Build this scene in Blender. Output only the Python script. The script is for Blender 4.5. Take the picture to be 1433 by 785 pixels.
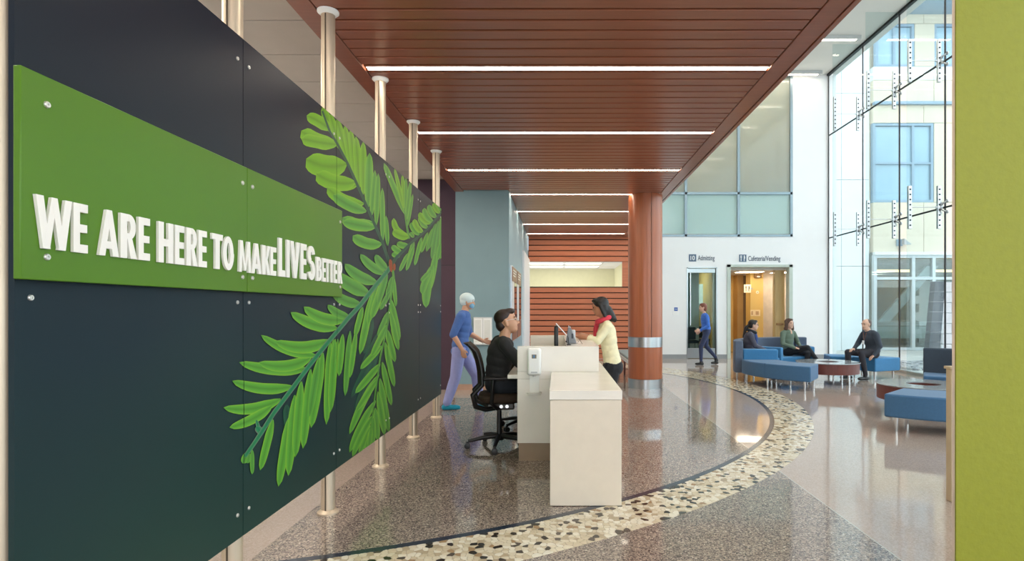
import bpy, bmesh, math, random
import numpy as np
from mathutils import Vector, Matrix, Euler

for o in list(bpy.data.objects):
    bpy.data.objects.remove(o)
scene = bpy.context.scene
COL = scene.collection
PI = math.pi
R = math.radians
rng = random.Random(7)

# ------------------------------------------------------------------ camera
F = 810.0            # focal length in pixels of the 1433 px wide frame
VX, VY = 782.0, 433.0
H = 1.45             # eye height
cam_d = bpy.data.cameras.new('camera')
cam = bpy.data.objects.new('camera', cam_d)
COL.objects.link(cam)
cam.location = (0, 0, H)
cam.rotation_euler = (PI / 2, 0, 0)
cam_d.sensor_width = 36
cam_d.lens = F / 1433 * 36
cam_d.shift_x = (716.5 - VX) / 1433
cam_d.shift_y = (VY - 392.5) / 1433
cam_d.clip_start = 0.05
cam_d.clip_end = 300
scene.camera = cam

# ------------------------------------------------------------------ world: bright overcast sky
w = bpy.data.worlds.new('sky')
scene.world = w
w.use_nodes = True
nt = w.node_tree
nt.nodes.clear()
out = nt.nodes.new('ShaderNodeOutputWorld')
bg = nt.nodes.new('ShaderNodeBackground')
tc = nt.nodes.new('ShaderNodeTexCoord')
mp = nt.nodes.new('ShaderNodeMapping')
mp.inputs['Scale'].default_value = (1.2, 1.2, 3.0)
nz = nt.nodes.new('ShaderNodeTexNoise')
nz.inputs['Scale'].default_value = 2.2
nz.inputs['Detail'].default_value = 6
rp = nt.nodes.new('ShaderNodeValToRGB')
rp.color_ramp.elements[0].position = 0.35
rp.color_ramp.elements[0].color = (0.70, 0.84, 0.96, 1)
rp.color_ramp.elements[1].position = 0.60
rp.color_ramp.elements[1].color = (0.95, 0.98, 1.0, 1)
nt.links.new(tc.outputs['Generated'], mp.inputs['Vector'])
nt.links.new(mp.outputs['Vector'], nz.inputs['Vector'])
nt.links.new(nz.outputs['Fac'], rp.inputs['Fac'])
nt.links.new(rp.outputs['Color'], bg.inputs['Color'])
bg.inputs['Strength'].default_value = 2.1
nt.links.new(bg.outputs['Background'], out.inputs['Surface'])

STRIP_E = 15.0        # emission of the linear ceiling lights
HALL_E = 14.0         # emission of the high hall fixtures
vs = scene.view_settings
vs.view_transform = 'Standard'
vs.look = 'None'
vs.exposure = 0.7
vs.gamma = 1
vs.use_curve_mapping = False

# ------------------------------------------------------------------ pixel helpers
def on_floor(x, y, z=0.0):
    Y = F * (H - z) / (y - VY)
    return Vector(((x - VX) / F * Y, Y, z))

def on_Y(x, y, Y):
    return Vector(((x - VX) / F * Y, Y, H - (y - VY) / F * Y))

def on_X(x, y, X):
    Y = F * X / (x - VX)
    return Vector((X, Y, H - (y - VY) / F * Y))

# ------------------------------------------------------------------ materials
def lin(c):
    def f(v):
        v = v / 255.0
        return v / 12.92 if v <= 0.04045 else ((v + 0.055) / 1.055) ** 2.4
    return (f(c[0]), f(c[1]), f(c[2]), 1)

MATS = {}
def mat(name, col, rough=0.5, metal=0.0, spec=0.5, var=0.06, nscale=8.0, bump=0.0, bscale=60.0,
        stretch=None, coat=0.0, coat_rough=0.05, emit=None, estr=0.0, alpha=None, sheen=0.0):
    if name in MATS:
        return MATS[name]
    m = bpy.data.materials.new(name)
    m.use_nodes = True
    t = m.node_tree
    b = t.nodes['Principled BSDF']
    b.inputs['Roughness'].default_value = rough
    b.inputs['Metallic'].default_value = metal
    b.inputs['Specular IOR Level'].default_value = spec
    b.inputs['Coat Weight'].default_value = coat
    b.inputs['Coat Roughness'].default_value = coat_rough
    b.inputs['Sheen Weight'].default_value = sheen
    tcn = t.nodes.new('ShaderNodeTexCoord')
    mpn = t.nodes.new('ShaderNodeMapping')
    if stretch:
        mpn.inputs['Scale'].default_value = stretch
    t.links.new(tcn.outputs['Object'], mpn.inputs['Vector'])
    n = t.nodes.new('ShaderNodeTexNoise')
    n.inputs['Scale'].default_value = nscale
    n.inputs['Detail'].default_value = 4
    t.links.new(mpn.outputs['Vector'], n.inputs['Vector'])
    rr = t.nodes.new('ShaderNodeValToRGB')
    c = lin(col)
    rr.color_ramp.elements[0].position = 0.3
    rr.color_ramp.elements[1].position = 0.7
    rr.color_ramp.elements[0].color = tuple(max(0, v * (1 - var)) for v in c[:3]) + (1,)
    rr.color_ramp.elements[1].color = tuple(min(1, v * (1 + var)) for v in c[:3]) + (1,)
    t.links.new(n.outputs['Fac'], rr.inputs['Fac'])
    t.links.new(rr.outputs['Color'], b.inputs['Base Color'])
    if bump > 0:
        n2 = t.nodes.new('ShaderNodeTexNoise')
        n2.inputs['Scale'].default_value = bscale
        n2.inputs['Detail'].default_value = 3
        t.links.new(mpn.outputs['Vector'], n2.inputs['Vector'])
        bp = t.nodes.new('ShaderNodeBump')
        bp.inputs['Strength'].default_value = bump
        bp.inputs['Distance'].default_value = 0.01
        t.links.new(n2.outputs['Fac'], bp.inputs['Height'])
        t.links.new(bp.outputs['Normal'], b.inputs['Normal'])
    if emit:
        b.inputs['Emission Color'].default_value = lin(emit)
        b.inputs['Emission Strength'].default_value = estr
    MATS[name] = m
    return m

def glass_mat(name, tint, refl=1.0, rough=0.0, keep=1.0):
    """thin clear pane: transparent plus a fresnel reflection"""
    m = bpy.data.materials.new(name)
    m.use_nodes = True
    t = m.node_tree
    t.nodes.clear()
    o = t.nodes.new('ShaderNodeOutputMaterial')
    tr = t.nodes.new('ShaderNodeBsdfTransparent')
    tr.inputs['Color'].default_value = (tint[0], tint[1], tint[2], 1)
    gl = t.nodes.new('ShaderNodeBsdfGlossy')
    gl.inputs['Roughness'].default_value = rough
    fr = t.nodes.new('ShaderNodeFresnel')
    gm = t.nodes.new('ShaderNodeNewGeometry')
    io = t.nodes.new('ShaderNodeMapRange')      # the same index on both faces of the thin pane
    io.inputs[3].default_value = 1.45
    io.inputs[4].default_value = 1 / 1.45
    t.links.new(gm.outputs['Backfacing'], io.inputs[0])
    t.links.new(io.outputs[0], fr.inputs['IOR'])
    mu = t.nodes.new('ShaderNodeMath')
    mu.operation = 'MULTIPLY'
    mu.inputs[1].default_value = refl
    mx = t.nodes.new('ShaderNodeMixShader')
    t.links.new(fr.outputs['Fac'], mu.inputs[0])
    t.links.new(mu.outputs[0], mx.inputs['Fac'])
    t.links.new(tr.outputs[0], mx.inputs[1])
    t.links.new(gl.outputs[0], mx.inputs[2])
    t.links.new(mx.outputs[0], o.inputs['Surface'])
    MATS[name] = m
    return m

def frosted_mat(name, col, trans=0.45):
    m = bpy.data.materials.new(name)
    m.use_nodes = True
    t = m.node_tree
    t.nodes.clear()
    o = t.nodes.new('ShaderNodeOutputMaterial')
    tl = t.nodes.new('ShaderNodeBsdfTranslucent')
    tl.inputs['Color'].default_value = lin(col)
    df = t.nodes.new('ShaderNodeBsdfDiffuse')
    df.inputs['Color'].default_value = lin(col)
    gl = t.nodes.new('ShaderNodeBsdfGlossy')
    gl.inputs['Roughness'].default_value = 0.06
    fr = t.nodes.new('ShaderNodeFresnel')
    gm = t.nodes.new('ShaderNodeNewGeometry')
    io = t.nodes.new('ShaderNodeMapRange')      # the same index on both faces of the thin pane
    io.inputs[3].default_value = 1.5
    io.inputs[4].default_value = 1 / 1.5
    t.links.new(gm.outputs['Backfacing'], io.inputs[0])
    t.links.new(io.outputs[0], fr.inputs['IOR'])
    m1 = t.nodes.new('ShaderNodeMixShader')
    m1.inputs['Fac'].default_value = trans
    m2 = t.nodes.new('ShaderNodeMixShader')
    t.links.new(df.outputs[0], m1.inputs[1])
    t.links.new(tl.outputs[0], m1.inputs[2])
    t.links.new(fr.outputs[0], m2.inputs['Fac'])
    t.links.new(m1.outputs[0], m2.inputs[1])
    t.links.new(gl.outputs[0], m2.inputs[2])
    t.links.new(m2.outputs[0], o.inputs['Surface'])
    MATS[name] = m
    return m

WOOD = mat('wood_panel', (146, 86, 62), 0.34, var=0.10, nscale=3.0, stretch=(0.6, 14, 14), bump=0.05, bscale=8, spec=0.5, coat=0.25, coat_rough=0.2)
WOODW = mat('wood_wall', (196, 116, 80), 0.45, var=0.14, nscale=3.0, stretch=(0.6, 14, 14), bump=0.04, bscale=8)
WOODC = mat('wood_column', (166, 92, 56), 0.32, var=0.10, nscale=2.5, stretch=(12, 12, 0.5), coat=0.2, coat_rough=0.12)
WOODT = mat('wood_table', (104, 52, 44), 0.4, var=0.15, nscale=4, stretch=(8, 8, 1))
DARKGAP = mat('dark_gap', (26, 16, 12), 0.9, var=0.1)
WHITEW = mat('white_wall', (236, 236, 236), 0.6, var=0.012, nscale=2, bump=0.02, bscale=120)
OFFW = mat('ceiling_tile', (200, 192, 184), 0.8, var=0.02, nscale=5, bump=0.04, bscale=150)
CEILW = mat('hall_ceiling', (222, 220, 214), 0.8, var=0.012, nscale=3)
TEAL = mat('teal_wall', (126, 152, 158), 0.55, var=0.03, nscale=2.5, bump=0.02, bscale=140)
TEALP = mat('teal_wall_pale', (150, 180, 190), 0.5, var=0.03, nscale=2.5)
PURPLE = mat('purple_wall', (66, 42, 56), 0.6, var=0.05, nscale=3)
LIME = mat('lime_wall', (134, 136, 26), 0.62, var=0.04, nscale=30, bump=0.22, bscale=45)
PINKEDGE = mat('pale_edge', (232, 214, 200), 0.5, var=0.03)
TAN = mat('tan_laminate', (196, 178, 148), 0.5, var=0.05, nscale=6)
CREAM = mat('cream_solid_surface', (226, 214, 196), 0.32, var=0.02, nscale=14, coat=0.15)
CREAMW = mat('white_solid_surface', (234, 228, 218), 0.25, var=0.025, nscale=5, coat=0.2)
TOE = mat('tan_kick', (158, 134, 110), 0.4, var=0.05)
STEEL = mat('brushed_steel', (188, 190, 192), 0.28, metal=1.0, var=0.05, stretch=(1, 1, 30), nscale=6)
ALU = mat('champagne_aluminium', (206, 190, 168), 0.42, metal=0.6, var=0.04, stretch=(20, 20, 0.6), nscale=4)
CHROME = mat('chrome', (215, 216, 218), 0.12, metal=1.0, var=0.02)
GROOVE = mat('groove_shadow', (92, 80, 66), 0.5, metal=0.4, var=0.05)
BLACKP = mat('black_plastic', (20, 19, 20), 0.42, var=0.1)
BROWNMESH = mat('brown_mesh_fabric', (58, 42, 30), 0.8, var=0.2, nscale=90, bump=0.2, bscale=300)
BLUEA = mat('blue_fabric', (58, 100, 138), 0.75, var=0.05, nscale=40, bump=0.08, bscale=350, sheen=0.15)
BLUEB = mat('bright_blue_fabric', (54, 120, 168), 0.75, var=0.05, nscale=40, bump=0.08, bscale=350, sheen=0.15)
GREYF = mat('slate_fabric', (88, 98, 116), 0.85, var=0.08, nscale=60, bump=0.1, bscale=350, sheen=0.1)
DARKF = mat('charcoal_fabric', (58, 68, 80), 0.85, var=0.08, nscale=60, bump=0.1, bscale=350)
TTOP = mat('table_top_laminate', (158, 162, 166), 0.16, var=0.03, nscale=6, coat=0.3)
EDGEB = mat('black_joint', (16, 18, 20), 0.5, var=0.1)
CLEAR = glass_mat('clear_glass', (0.93, 0.965, 0.965), 0.9)
FINGL = glass_mat('fin_glass', (0.90, 0.95, 0.95), 0.7)
DOORGL = glass_mat('door_glass', (0.70, 0.78, 0.74), 1.2)
FROST = frosted_mat('frosted_glass', (206, 214, 208), 0.6)
FROSTB = frosted_mat('frosted_glass_green', (200, 226, 224), 0.35)
GRAPH = mat('slate_graphic', (92, 110, 134), 0.5, var=0.03)
TEXTM = mat('slate_lettering', (72, 84, 104), 0.5, var=0.03)
WHITEP = mat('white_paint', (240, 240, 238), 0.4, var=0.015)
WARMT = mat('lamp_lens', (255, 244, 225), 0.5, var=0.01, emit=(255, 244, 224), estr=STRIP_E)
HALLT = mat('hall_lamp_lens', (255, 236, 214), 0.5, var=0.01, emit=(255, 238, 216), estr=HALL_E)
BASEB = mat('baseboard_grey', (150, 152, 154), 0.5, var=0.03)
BASET = mat('baseboard_tan', (176, 140, 118), 0.5, var=0.05)

# ------------------------------------------------------------------ object helpers
def link(o, parent=None):
    COL.objects.link(o)
    if parent is not None:
        o.parent = parent
        if '_root' in ROOTM.get(parent.name, {}):
            o.matrix_parent_inverse = ROOTM[parent.name]['_root'].inverted()
    return o

ROOTM = {}
def thing(name, label, cat, loc=(0, 0, 0), rz=0.0, group=None, local=False):
    o = bpy.data.objects.new(name, None)
    COL.objects.link(o)
    o.empty_display_size = 0.1
    o.location = loc
    o.rotation_euler = (0, 0, rz)
    o['label'] = label
    o['category'] = cat
    if group:
        o['group'] = group
    if not local:
        ROOTM[o.name] = {'_root': Matrix.Translation(Vector(loc)) @ Matrix.Rotation(rz, 4, 'Z')}
    return o

def tag(o, label, cat, group=None, kind=None):
    o['label'] = label
    o['category'] = cat
    if group:
        o['group'] = group
    if kind:
        o['kind'] = kind
    return o

class MB:
    """collects shapes, then becomes one mesh object"""
    def __init__(s):
        s.bm = bmesh.new()
        s.mi = 0
    def _f(s, vs):
        try:
            f = s.bm.faces.new(vs)
            f.material_index = s.mi
            return f
        except ValueError:
            return None
    def box(s, a, b, M=None):
        x0, x1 = sorted((a[0], b[0])); y0, y1 = sorted((a[1], b[1])); z0, z1 = sorted((a[2], b[2]))
        p = [Vector(q) for q in ((x0, y0, z0), (x1, y0, z0), (x1, y1, z0), (x0, y1, z0), (x0, y0, z1), (x1, y0, z1), (x1, y1, z1), (x0, y1, z1))]
        if M is not None:
            p = [M @ q for q in p]
        v = [s.bm.verts.new(q) for q in p]
        for q in ((3, 2, 1, 0), (4, 5, 6, 7), (0, 1, 5, 4), (1, 2, 6, 5), (2, 3, 7, 6), (3, 0, 4, 7)):
            s._f([v[i] for i in q])
        return s
    def prism(s, pts, d):
        """pts: ordered 3D polygon, d: extrusion vector"""
        d = Vector(d)
        a = [s.bm.verts.new(Vector(p)) for p in pts]
        b = [s.bm.verts.new(Vector(p) + d) for p in pts]
        n = len(a)
        s._f(a[::-1]); s._f(b)
        for i in range(n):
            s._f([a[i], a[(i + 1) % n], b[(i + 1) % n], b[i]])
        return s
    def tube(s, pts, r, seg=10, cap=True):
        pts = [Vector(p) for p in pts]
        rs = r if isinstance(r, (list, tuple)) else [r] * len(pts)
        rings = []
        prev = None
        for i, p in enumerate(pts):
            if i == 0: d = pts[1] - p
            elif i == len(pts) - 1: d = p - pts[i - 1]
            else: d = (pts[i + 1] - pts[i - 1])
            d.normalize()
            if prev is None:
                u = d.orthogonal().normalized()
            else:
                u = (prev - d * prev.dot(d)).normalized()
            prev = u
            v = d.cross(u)
            rings.append([s.bm.verts.new(p + (u * math.cos(2 * PI * k / seg) + v * math.sin(2 * PI * k / seg)) * rs[i]) for k in range(seg)])
        for a, b in zip(rings, rings[1:]):
            for k in range(seg):
                s._f([a[k], a[(k + 1) % seg], b[(k + 1) % seg], b[k]])
        if cap:
            s._f(rings[0][::-1]); s._f(rings[-1])
        return s
    def lathe(s, c, prof, seg=32, axis='Z'):
        """prof: list of (radius, height)"""
        c = Vector(c)
        rings = []
        for r, h in prof:
            ring = []
            for k in range(seg):
                a = 2 * PI * k / seg
                q = Vector((r * math.cos(a), r * math.sin(a), h))
                if axis == 'X': q = Vector((q.z, q.x, q.y))
                if axis == 'Y': q = Vector((q.x, q.z, q.y))
                ring.append(s.bm.verts.new(c + q))
            rings.append(ring)
        for a, b in zip(rings, rings[1:]):
            for k in range(seg):
                s._f([a[k], a[(k + 1) % seg], b[(k + 1) % seg], b[k]])
        s._f(rings[0][::-1]); s._f(rings[-1])
        return s
    def ell(s, c, r, M=None, sub=2):
        res = bmesh.ops.create_icosphere(s.bm, subdivisions=sub, radius=1.0)
        for v in res['verts']:
            q = Vector((v.co.x * r[0], v.co.y * r[1], v.co.z * r[2]))
            if M is not None: q = M @ q
            v.co = Vector(c) + q
        for f in {f for v in res['verts'] for f in v.link_faces}:
            f.material_index = s.mi
        return s
    def arc(s, c, r0, r1, a0, a1, z0, z1, n=24):
        """block with an annular sector plan, angles in degrees"""
        pts = []
        rows = []
        for i in range(n + 1):
            a = R(a0 + (a1 - a0) * i / n)
            ca, sa = math.cos(a), math.sin(a)
            rows.append([s.bm.verts.new((c[0] + r * ca, c[1] + r * sa, z)) for r, z in ((r0, z0), (r1, z0), (r1, z1), (r0, z1))])
        for a, b in zip(rows, rows[1:]):
            for k in range(4):
                s._f([a[k], a[(k + 1) % 4], b[(k + 1) % 4], b[k]])
        s._f(rows[0][::-1]); s._f(rows[-1])
        return s
    def build(s, name, mats, parent=None, smooth=None, bevel=0.0, bseg=2, world=True):
        bmesh.ops.recalc_face_normals(s.bm, faces=s.bm.faces)
        me = bpy.data.meshes.new(name)
        s.bm.to_mesh(me)
        s.bm.free()
        for m in (mats if isinstance(mats, (list, tuple)) else [mats]):
            me.materials.append(m)
        o = bpy.data.objects.new(name, me)
        link(o, parent)
        if smooth is not None:
            for p in me.polygons: p.use_smooth = True
            me.set_sharp_from_angle(angle=R(smooth))
        if bevel > 0:
            md = o.modifiers.new('bevel', 'BEVEL')
            md.width = bevel; md.segments = bseg; md.limit_method = 'ANGLE'; md.angle_limit = R(50)
            for p in me.polygons: p.use_smooth = True
            me.set_sharp_from_angle(angle=R(35))
            md.harden_normals = False
        return o

def box(name, a, b, m, parent=None, bevel=0.0):
    return MB().box(a, b).build(name, m, parent, bevel=bevel)

def inst(name, me, parent=None, loc=(0, 0, 0), rot=(0, 0, 0), scale=(1, 1, 1)):
    o = bpy.data.objects.new(name, me)
    link(o, parent)
    o.location = loc; o.rotation_euler = rot; o.scale = scale
    return o

def struct(o, label, cat):
    return tag(o, label, cat, kind='structure')

def copy_tree(o, parent=None):
    c = o.copy()
    COL.objects.link(c)
    c.parent = parent
    if parent is not None:
        c.matrix_parent_inverse = o.matrix_parent_inverse.copy()
    for ch in o.children:
        copy_tree(ch, c)
    return c

def text_mesh(name, s, m, parent, loc, height, depth=0.004, width=None, bold=0.0, spacing=1.0):
    cu = bpy.data.curves.new('txt', 'FONT')
    cu.body = s
    cu.extrude = 0.5 * depth / height
    cu.offset = bold
    cu.space_character = spacing
    o = bpy.data.objects.new('txt', cu)
    COL.objects.link(o)
    dg = bpy.context.evaluated_depsgraph_get()
    me = bpy.data.meshes.new_from_object(o.evaluated_get(dg))
    bpy.data.objects.remove(o)
    xs = [v.co.x for v in me.vertices]
    x0, x1 = min(xs), max(xs)
    ch = 0.70
    sx = (width / (x1 - x0)) if width else height / ch
    sz = height / ch
    for v in me.vertices:
        v.co = Vector(((v.co.x - x0) * sx, v.co.z * height, v.co.y * sz))
    me.materials.clear(); me.materials.append(m)
    ob = bpy.data.objects.new(name, me)
    link(ob, parent)
    ob.location = loc
    return ob

# ================================================================== FLOOR
CI, RI = (-3.711, 9.881), 6.898      # dark inlay circle
CO, RO = (-4.236, 10.284), 8.025     # outer edge of the pebble band
SX0, SX1 = -1.785, 1.98              # the speckled terrazzo runs between these lines

def floor_material():
    m = bpy.data.materials.new('terrazzo_floor')
    m.use_nodes = True
    t = m.node_tree
    L = t.links.new
    b = t.nodes['Principled BSDF']
    g = t.nodes.new('ShaderNodeNewGeometry')
    sp = t.nodes.new('ShaderNodeSeparateXYZ')
    L(g.outputs['Position'], sp.inputs[0])
    def math_(op, a, c=None):
        n = t.nodes.new('ShaderNodeMath'); n.operation = op
        for i, v in enumerate((a, c)):
            if v is None: continue
            if isinstance(v, (int, float)): n.inputs[i].default_value = v
            else: L(v, n.inputs[i])
        return n.outputs[0]
    def dist(c):
        dx = math_('SUBTRACT', sp.outputs[0], c[0]); dy = math_('SUBTRACT', sp.outputs[1], c[1])
        return math_('SQRT', math_('ADD', math_('MULTIPLY', dx, dx), math_('MULTIPLY', dy, dy)))
    inX = math_('MULTIPLY', math_('GREATER_THAN', sp.outputs[0], SX0), math_('LESS_THAN', sp.outputs[0], SX1))
    patch = math_('MULTIPLY', math_('GREATER_THAN', sp.outputs[1], 9.47), math_('LESS_THAN', sp.outputs[0], -0.55))
    brown = math_('MULTIPLY', inX, math_('SUBTRACT', 1.0, patch))
    line = math_('LESS_THAN', math_('ABSOLUTE', math_('SUBTRACT', sp.outputs[0], SX1)), 0.004)
    band = math_('MULTIPLY', math_('GREATER_THAN', dist(CI), RI), math_('LESS_THAN', dist(CO), RO))
    # chips of the speckled terrazzo
    v1 = t.nodes.new('ShaderNodeTexVoronoi'); v1.inputs['Scale'].default_value = 120
    L(g.outputs['Position'], v1.inputs['Vector'])
    s1 = t.nodes.new('ShaderNodeSeparateColor'); L(v1.outputs['Color'], s1.inputs[0])
    r1 = t.nodes.new('ShaderNodeValToRGB'); r1.color_ramp.interpolation = 'CONSTANT'
    e = r1.color_ramp.elements
    e[0].position = 0; e[0].color = lin((98, 88, 84))
    e[1].position = 0.22; e[1].color = lin((146, 132, 122))
    for p, c in ((0.45, (164, 148, 136)), (0.62, (124, 112, 106)), (0.78, (180, 164, 150)), (0.92, (206, 192, 176)), (0.96, (74, 66, 66))):
        q = e.new(p); q.color = lin(c)
    L(s1.outputs[0], r1.inputs[0])
    # fine chips of the pale terrazzo
    v2 = t.nodes.new('ShaderNodeTexVoronoi'); v2.inputs['Scale'].default_value = 120
    L(g.outputs['Position'], v2.inputs['Vector'])
    s2 = t.nodes.new('ShaderNodeSeparateColor'); L(v2.outputs['Color'], s2.inputs[0])
    r2 = t.nodes.new('ShaderNodeValToRGB')
    e = r2.color_ramp.elements
    e[0].color = lin((168, 150, 138)); e[1].color = lin((190, 172, 160))
    L(s2.outputs[1], r2.inputs[0])
    def mix(f, a, c):
        n = t.nodes.new('ShaderNodeMix'); n.data_type = 'RGBA'
        L(f, n.inputs[0])
        for i, v in ((6, a), (7, c)):
            if isinstance(v, tuple): n.inputs[i].default_value = v
            else: L(v, n.inputs[i])
        return n.outputs[2]
    c = mix(brown, r2.outputs[0], r1.outputs[0])
    c = mix(line, c, lin((190, 186, 176)))
    c = mix(band, c, lin((186, 172, 150)))
    L(c, b.inputs['Base Color'])
    b.inputs['Roughness'].default_value = 0.07
    b.inputs['Specular IOR Level'].default_value = 0.6
    n = t.nodes.new('ShaderNodeTexNoise'); n.inputs['Scale'].default_value = 1.6; n.inputs['Detail'].default_value = 2
    L(g.outputs['Position'], n.inputs['Vector'])
    bp = t.nodes.new('ShaderNodeBump'); bp.inputs['Strength'].default_value = 0.25; bp.inputs['Distance'].default_value = 0.012
    L(n.outputs['Fac'], bp.inputs['Height'])
    L(bp.outputs['Normal'], b.inputs['Normal'])
    return m

FLOORM = floor_material()
floor = MB().box((-4.1, -6, -0.2), (7.9, 17.0, 0)).build('floor', FLOORM)
struct(floor, 'polished terrazzo floor of speckled brown and plain beige fields', 'floor')

# dark inlay strip along the inner circle
def inlay():
    mb = MB()
    a0, a1 = R(-84), R(47)
    n = 120
    c = Vector((CI[0], CI[1], 0))
    for z0, z1 in ((0.0002, 0.002),):
        rows = []
        for i in range(n + 1):
            a = a0 + (a1 - a0) * i / n
            rows.append([mb.bm.verts.new((CI[0] + r * math.cos(a), CI[1] + r * math.sin(a), z)) for r, z in ((RI - .028, z0), (RI + .028, z0), (RI + .028, z1), (RI - .028, z1))])
        for p, q in zip(rows, rows[1:]):
            for k in range(4):
                mb._f([p[k], p[(k + 1) % 4], q[(k + 1) % 4], q[k]])
        mb._f(rows[0][::-1]); mb._f(rows[-1])
    o = mb.build('inlay_strip', mat('inlay_slate', (44, 54, 70), 0.15, var=0.08), floor)
    o['label'] = 'dark blue inlay strip curving through the floor'
inlay()

# sliced pebbles of the curved band
PCOL = [((226, 214, 190), 30), ((212, 196, 168), 22), ((236, 228, 210), 22), ((188, 170, 142), 9), ((168, 138, 104), 3.5), ((54, 46, 40), 10), ((84, 76, 68), 3.5)]
PM = [mat('pebble_%d' % i, c, 0.14, var=0.07, nscale=25, spec=0.55) for i, (c, _) in enumerate(PCOL)]
PW = [x for _, x in PCOL]
def pebbles():
    """irregular sliced pebbles: the cells around scattered points, corners rounded, thin grout between"""
    st = 0.040
    grid = {}
    pts = []
    for iy in range(int((16.6 - 2.0) / st)):
        for ix in range(int(6.4 / st)):
            X = -2.3 + (ix + .5 + rng.uniform(-.42, .42)) * st
            Y = 2.0 + (iy + .5 + rng.uniform(-.42, .42)) * st
            if math.hypot(X - CI[0], Y - CI[1]) > RI + .034 and math.hypot(X - CO[0], Y - CO[1]) < RO - .012 and X > -2.2 and Y < 16.5:
                grid[(ix, iy)] = (X, Y)
                pts.append((ix, iy))
    cells = []
    for k in pts:
        X, Y = grid[k]
        poly = [(-.05, -.05), (.05, -.05), (.05, .05), (-.05, .05)]
        cons = []
        for dy in (-2, -1, 0, 1, 2):
            for dx in (-2, -1, 0, 1, 2):
                q = grid.get((k[0] + dx, k[1] + dy))
                if (dx or dy) and q:
                    vx, vy = q[0] - X, q[1] - Y
                    L = math.hypot(vx, vy)
                    cons.append((vx / L, vy / L, L / 2 - .0016))
        di = math.hypot(X - CI[0], Y - CI[1]); cons.append(((CI[0] - X) / di, (CI[1] - Y) / di, di - RI - .030))
        do = math.hypot(X - CO[0], Y - CO[1]); cons.append(((X - CO[0]) / do, (Y - CO[1]) / do, RO - do - .001))
        for nx, ny, d in cons:
            out_ = []
            n = len(poly)
            for i in range(n):
                p, q = poly[i], poly[(i + 1) % n]
                a, b_ = p[0] * nx + p[1] * ny - d, q[0] * nx + q[1] * ny - d
                if a <= 0: out_.append(p)
                if (a < 0 < b_) or (b_ < 0 < a):
                    u = a / (a - b_); out_.append((p[0] + (q[0] - p[0]) * u, p[1] + (q[1] - p[1]) * u))
            poly = out_
            if len(poly) < 3: break
        if len(poly) < 3: continue
        rp_ = []
        n = len(poly)
        for i in range(n):
            p, q = poly[i], poly[(i + 1) % n]
            rp_.append((p[0] * .78 + q[0] * .22, p[1] * .78 + q[1] * .22)); rp_.append((p[0] * .22 + q[0] * .78, p[1] * .22 + q[1] * .78))
        cells.append((X, Y, rp_))
    def rank(c):
        x = VX + F * c[0] / c[1]; y = VY + F * H / c[1]
        return (0 if (y > 788 or x < 330) else 1, -c[1])
    cells.sort(key=rank, reverse=True)
    mb = MB()
    for i, (X, Y, o) in enumerate(cells):
        c = rng.choices(range(len(PCOL)), PW)[0]
        h = rng.uniform(.0016, .0024)
        if i < 300:
            one = MB().prism([(x, y, 0.0003) for x, y in o], (0, 0, h)).build('pebble', PM[c], floor)
            one.location = (X, Y, 0)
        else:
            mb.mi = c
            mb.prism([(X + x, Y + y, 0.0003) for x, y in o], (0, 0, h))
    mb.build('pebble_band', PM, floor)['kind'] = 'stuff'
pebbles()

# ================================================================== WOOD CEILING
CZ = 3.58
WX0, WX1 = -1.715, 1.855
TY = 10.46            # front of the teal block
BY = 17.0             # back wall
ceil = MB().box((-1.88, -6, CZ + .03), (2.07, BY, CZ + .10)).build('ceiling', DARKGAP)
struct(ceil, 'suspended ceiling of red brown wood look slats with narrow joints', 'ceiling')
PITCH = 1.87 / 12
Lw0 = 5.12
mb = MB().box((WX0, -PITCH / 2 + .012, 0), (WX1, PITCH / 2 - .012, .03)); slat_a = mb.build('slat', WOOD, ceil, bevel=.004, bseg=1)
slat_a.location = (0, Lw0 - 12 * PITCH * 5 + PITCH, CZ)
mb = MB().box((-0.9, -PITCH / 2 + .012, 0), (WX1, PITCH / 2 - .012, .03)); slat_b = mb.build('slat', WOOD, ceil, bevel=.004, bseg=1)
light_rows = []
first_b = True
k = -60
first_a = True
while True:
    y = Lw0 + k * PITCH
    if y > BY - .1: break
    if y > -5.9:
        if k % 12 == 0:
            light_rows.append(y)
        else:
            long_ = y < TY - .05
            src = slat_a if long_ else slat_b
            if long_ and first_a:
                o = src; first_a = False
            elif (not long_) and first_b:
                o = src; first_b = False
            else:
                o = src.copy(); COL.objects.link(o)
            o.location = (0, y, CZ)
    k += 1
# border boards
t1 = MB().box((WX1 + .006, -6, CZ - .004), (2.03, BY, CZ + .03)).build('trim_1', WOOD, bevel=.004, bseg=1)
struct(t1, 'wide wood border board along the hall edge of the slat ceiling', 'trim')
MB().box((2.034, -6, CZ - .012), (2.075, BY, CZ + .16)).build('edge_board', WOOD, t1)
t2 = MB().box((-1.88, -6, CZ - .004), (WX0 - .006, TY, CZ + .16)).build('trim_2', WOOD, bevel=.004, bseg=1)
struct(t2, 'wood border board of the slat ceiling above the mural screen', 'trim')
for i, y in enumerate(light_rows):
    x0 = WX0 + .02 if y < TY else -0.88
    t = thing('linear_ceiling_light', 'long linear light spanning the full width of the wood slat ceiling' if y < TY else 'shorter linear light in the wood ceiling between the blue grey block and the column', 'ceiling light', (0.5 * (x0 + WX1), y, CZ), group='full width linear lights' if y < TY else 'short linear lights by the column')
    MB().box((x0, y - .036, CZ + .004), (WX1 - .01, y + .036, CZ + .02)).build('lens', WARMT, t)
    mb = MB()
    mb.box((x0 - .012, y - .066, CZ), (WX1 - .002, y - .038, CZ + .028)).box((x0 - .012, y + .038, CZ), (WX1 - .002, y + .066, CZ + .028))
    mb.build('housing', WOOD, t)

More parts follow.
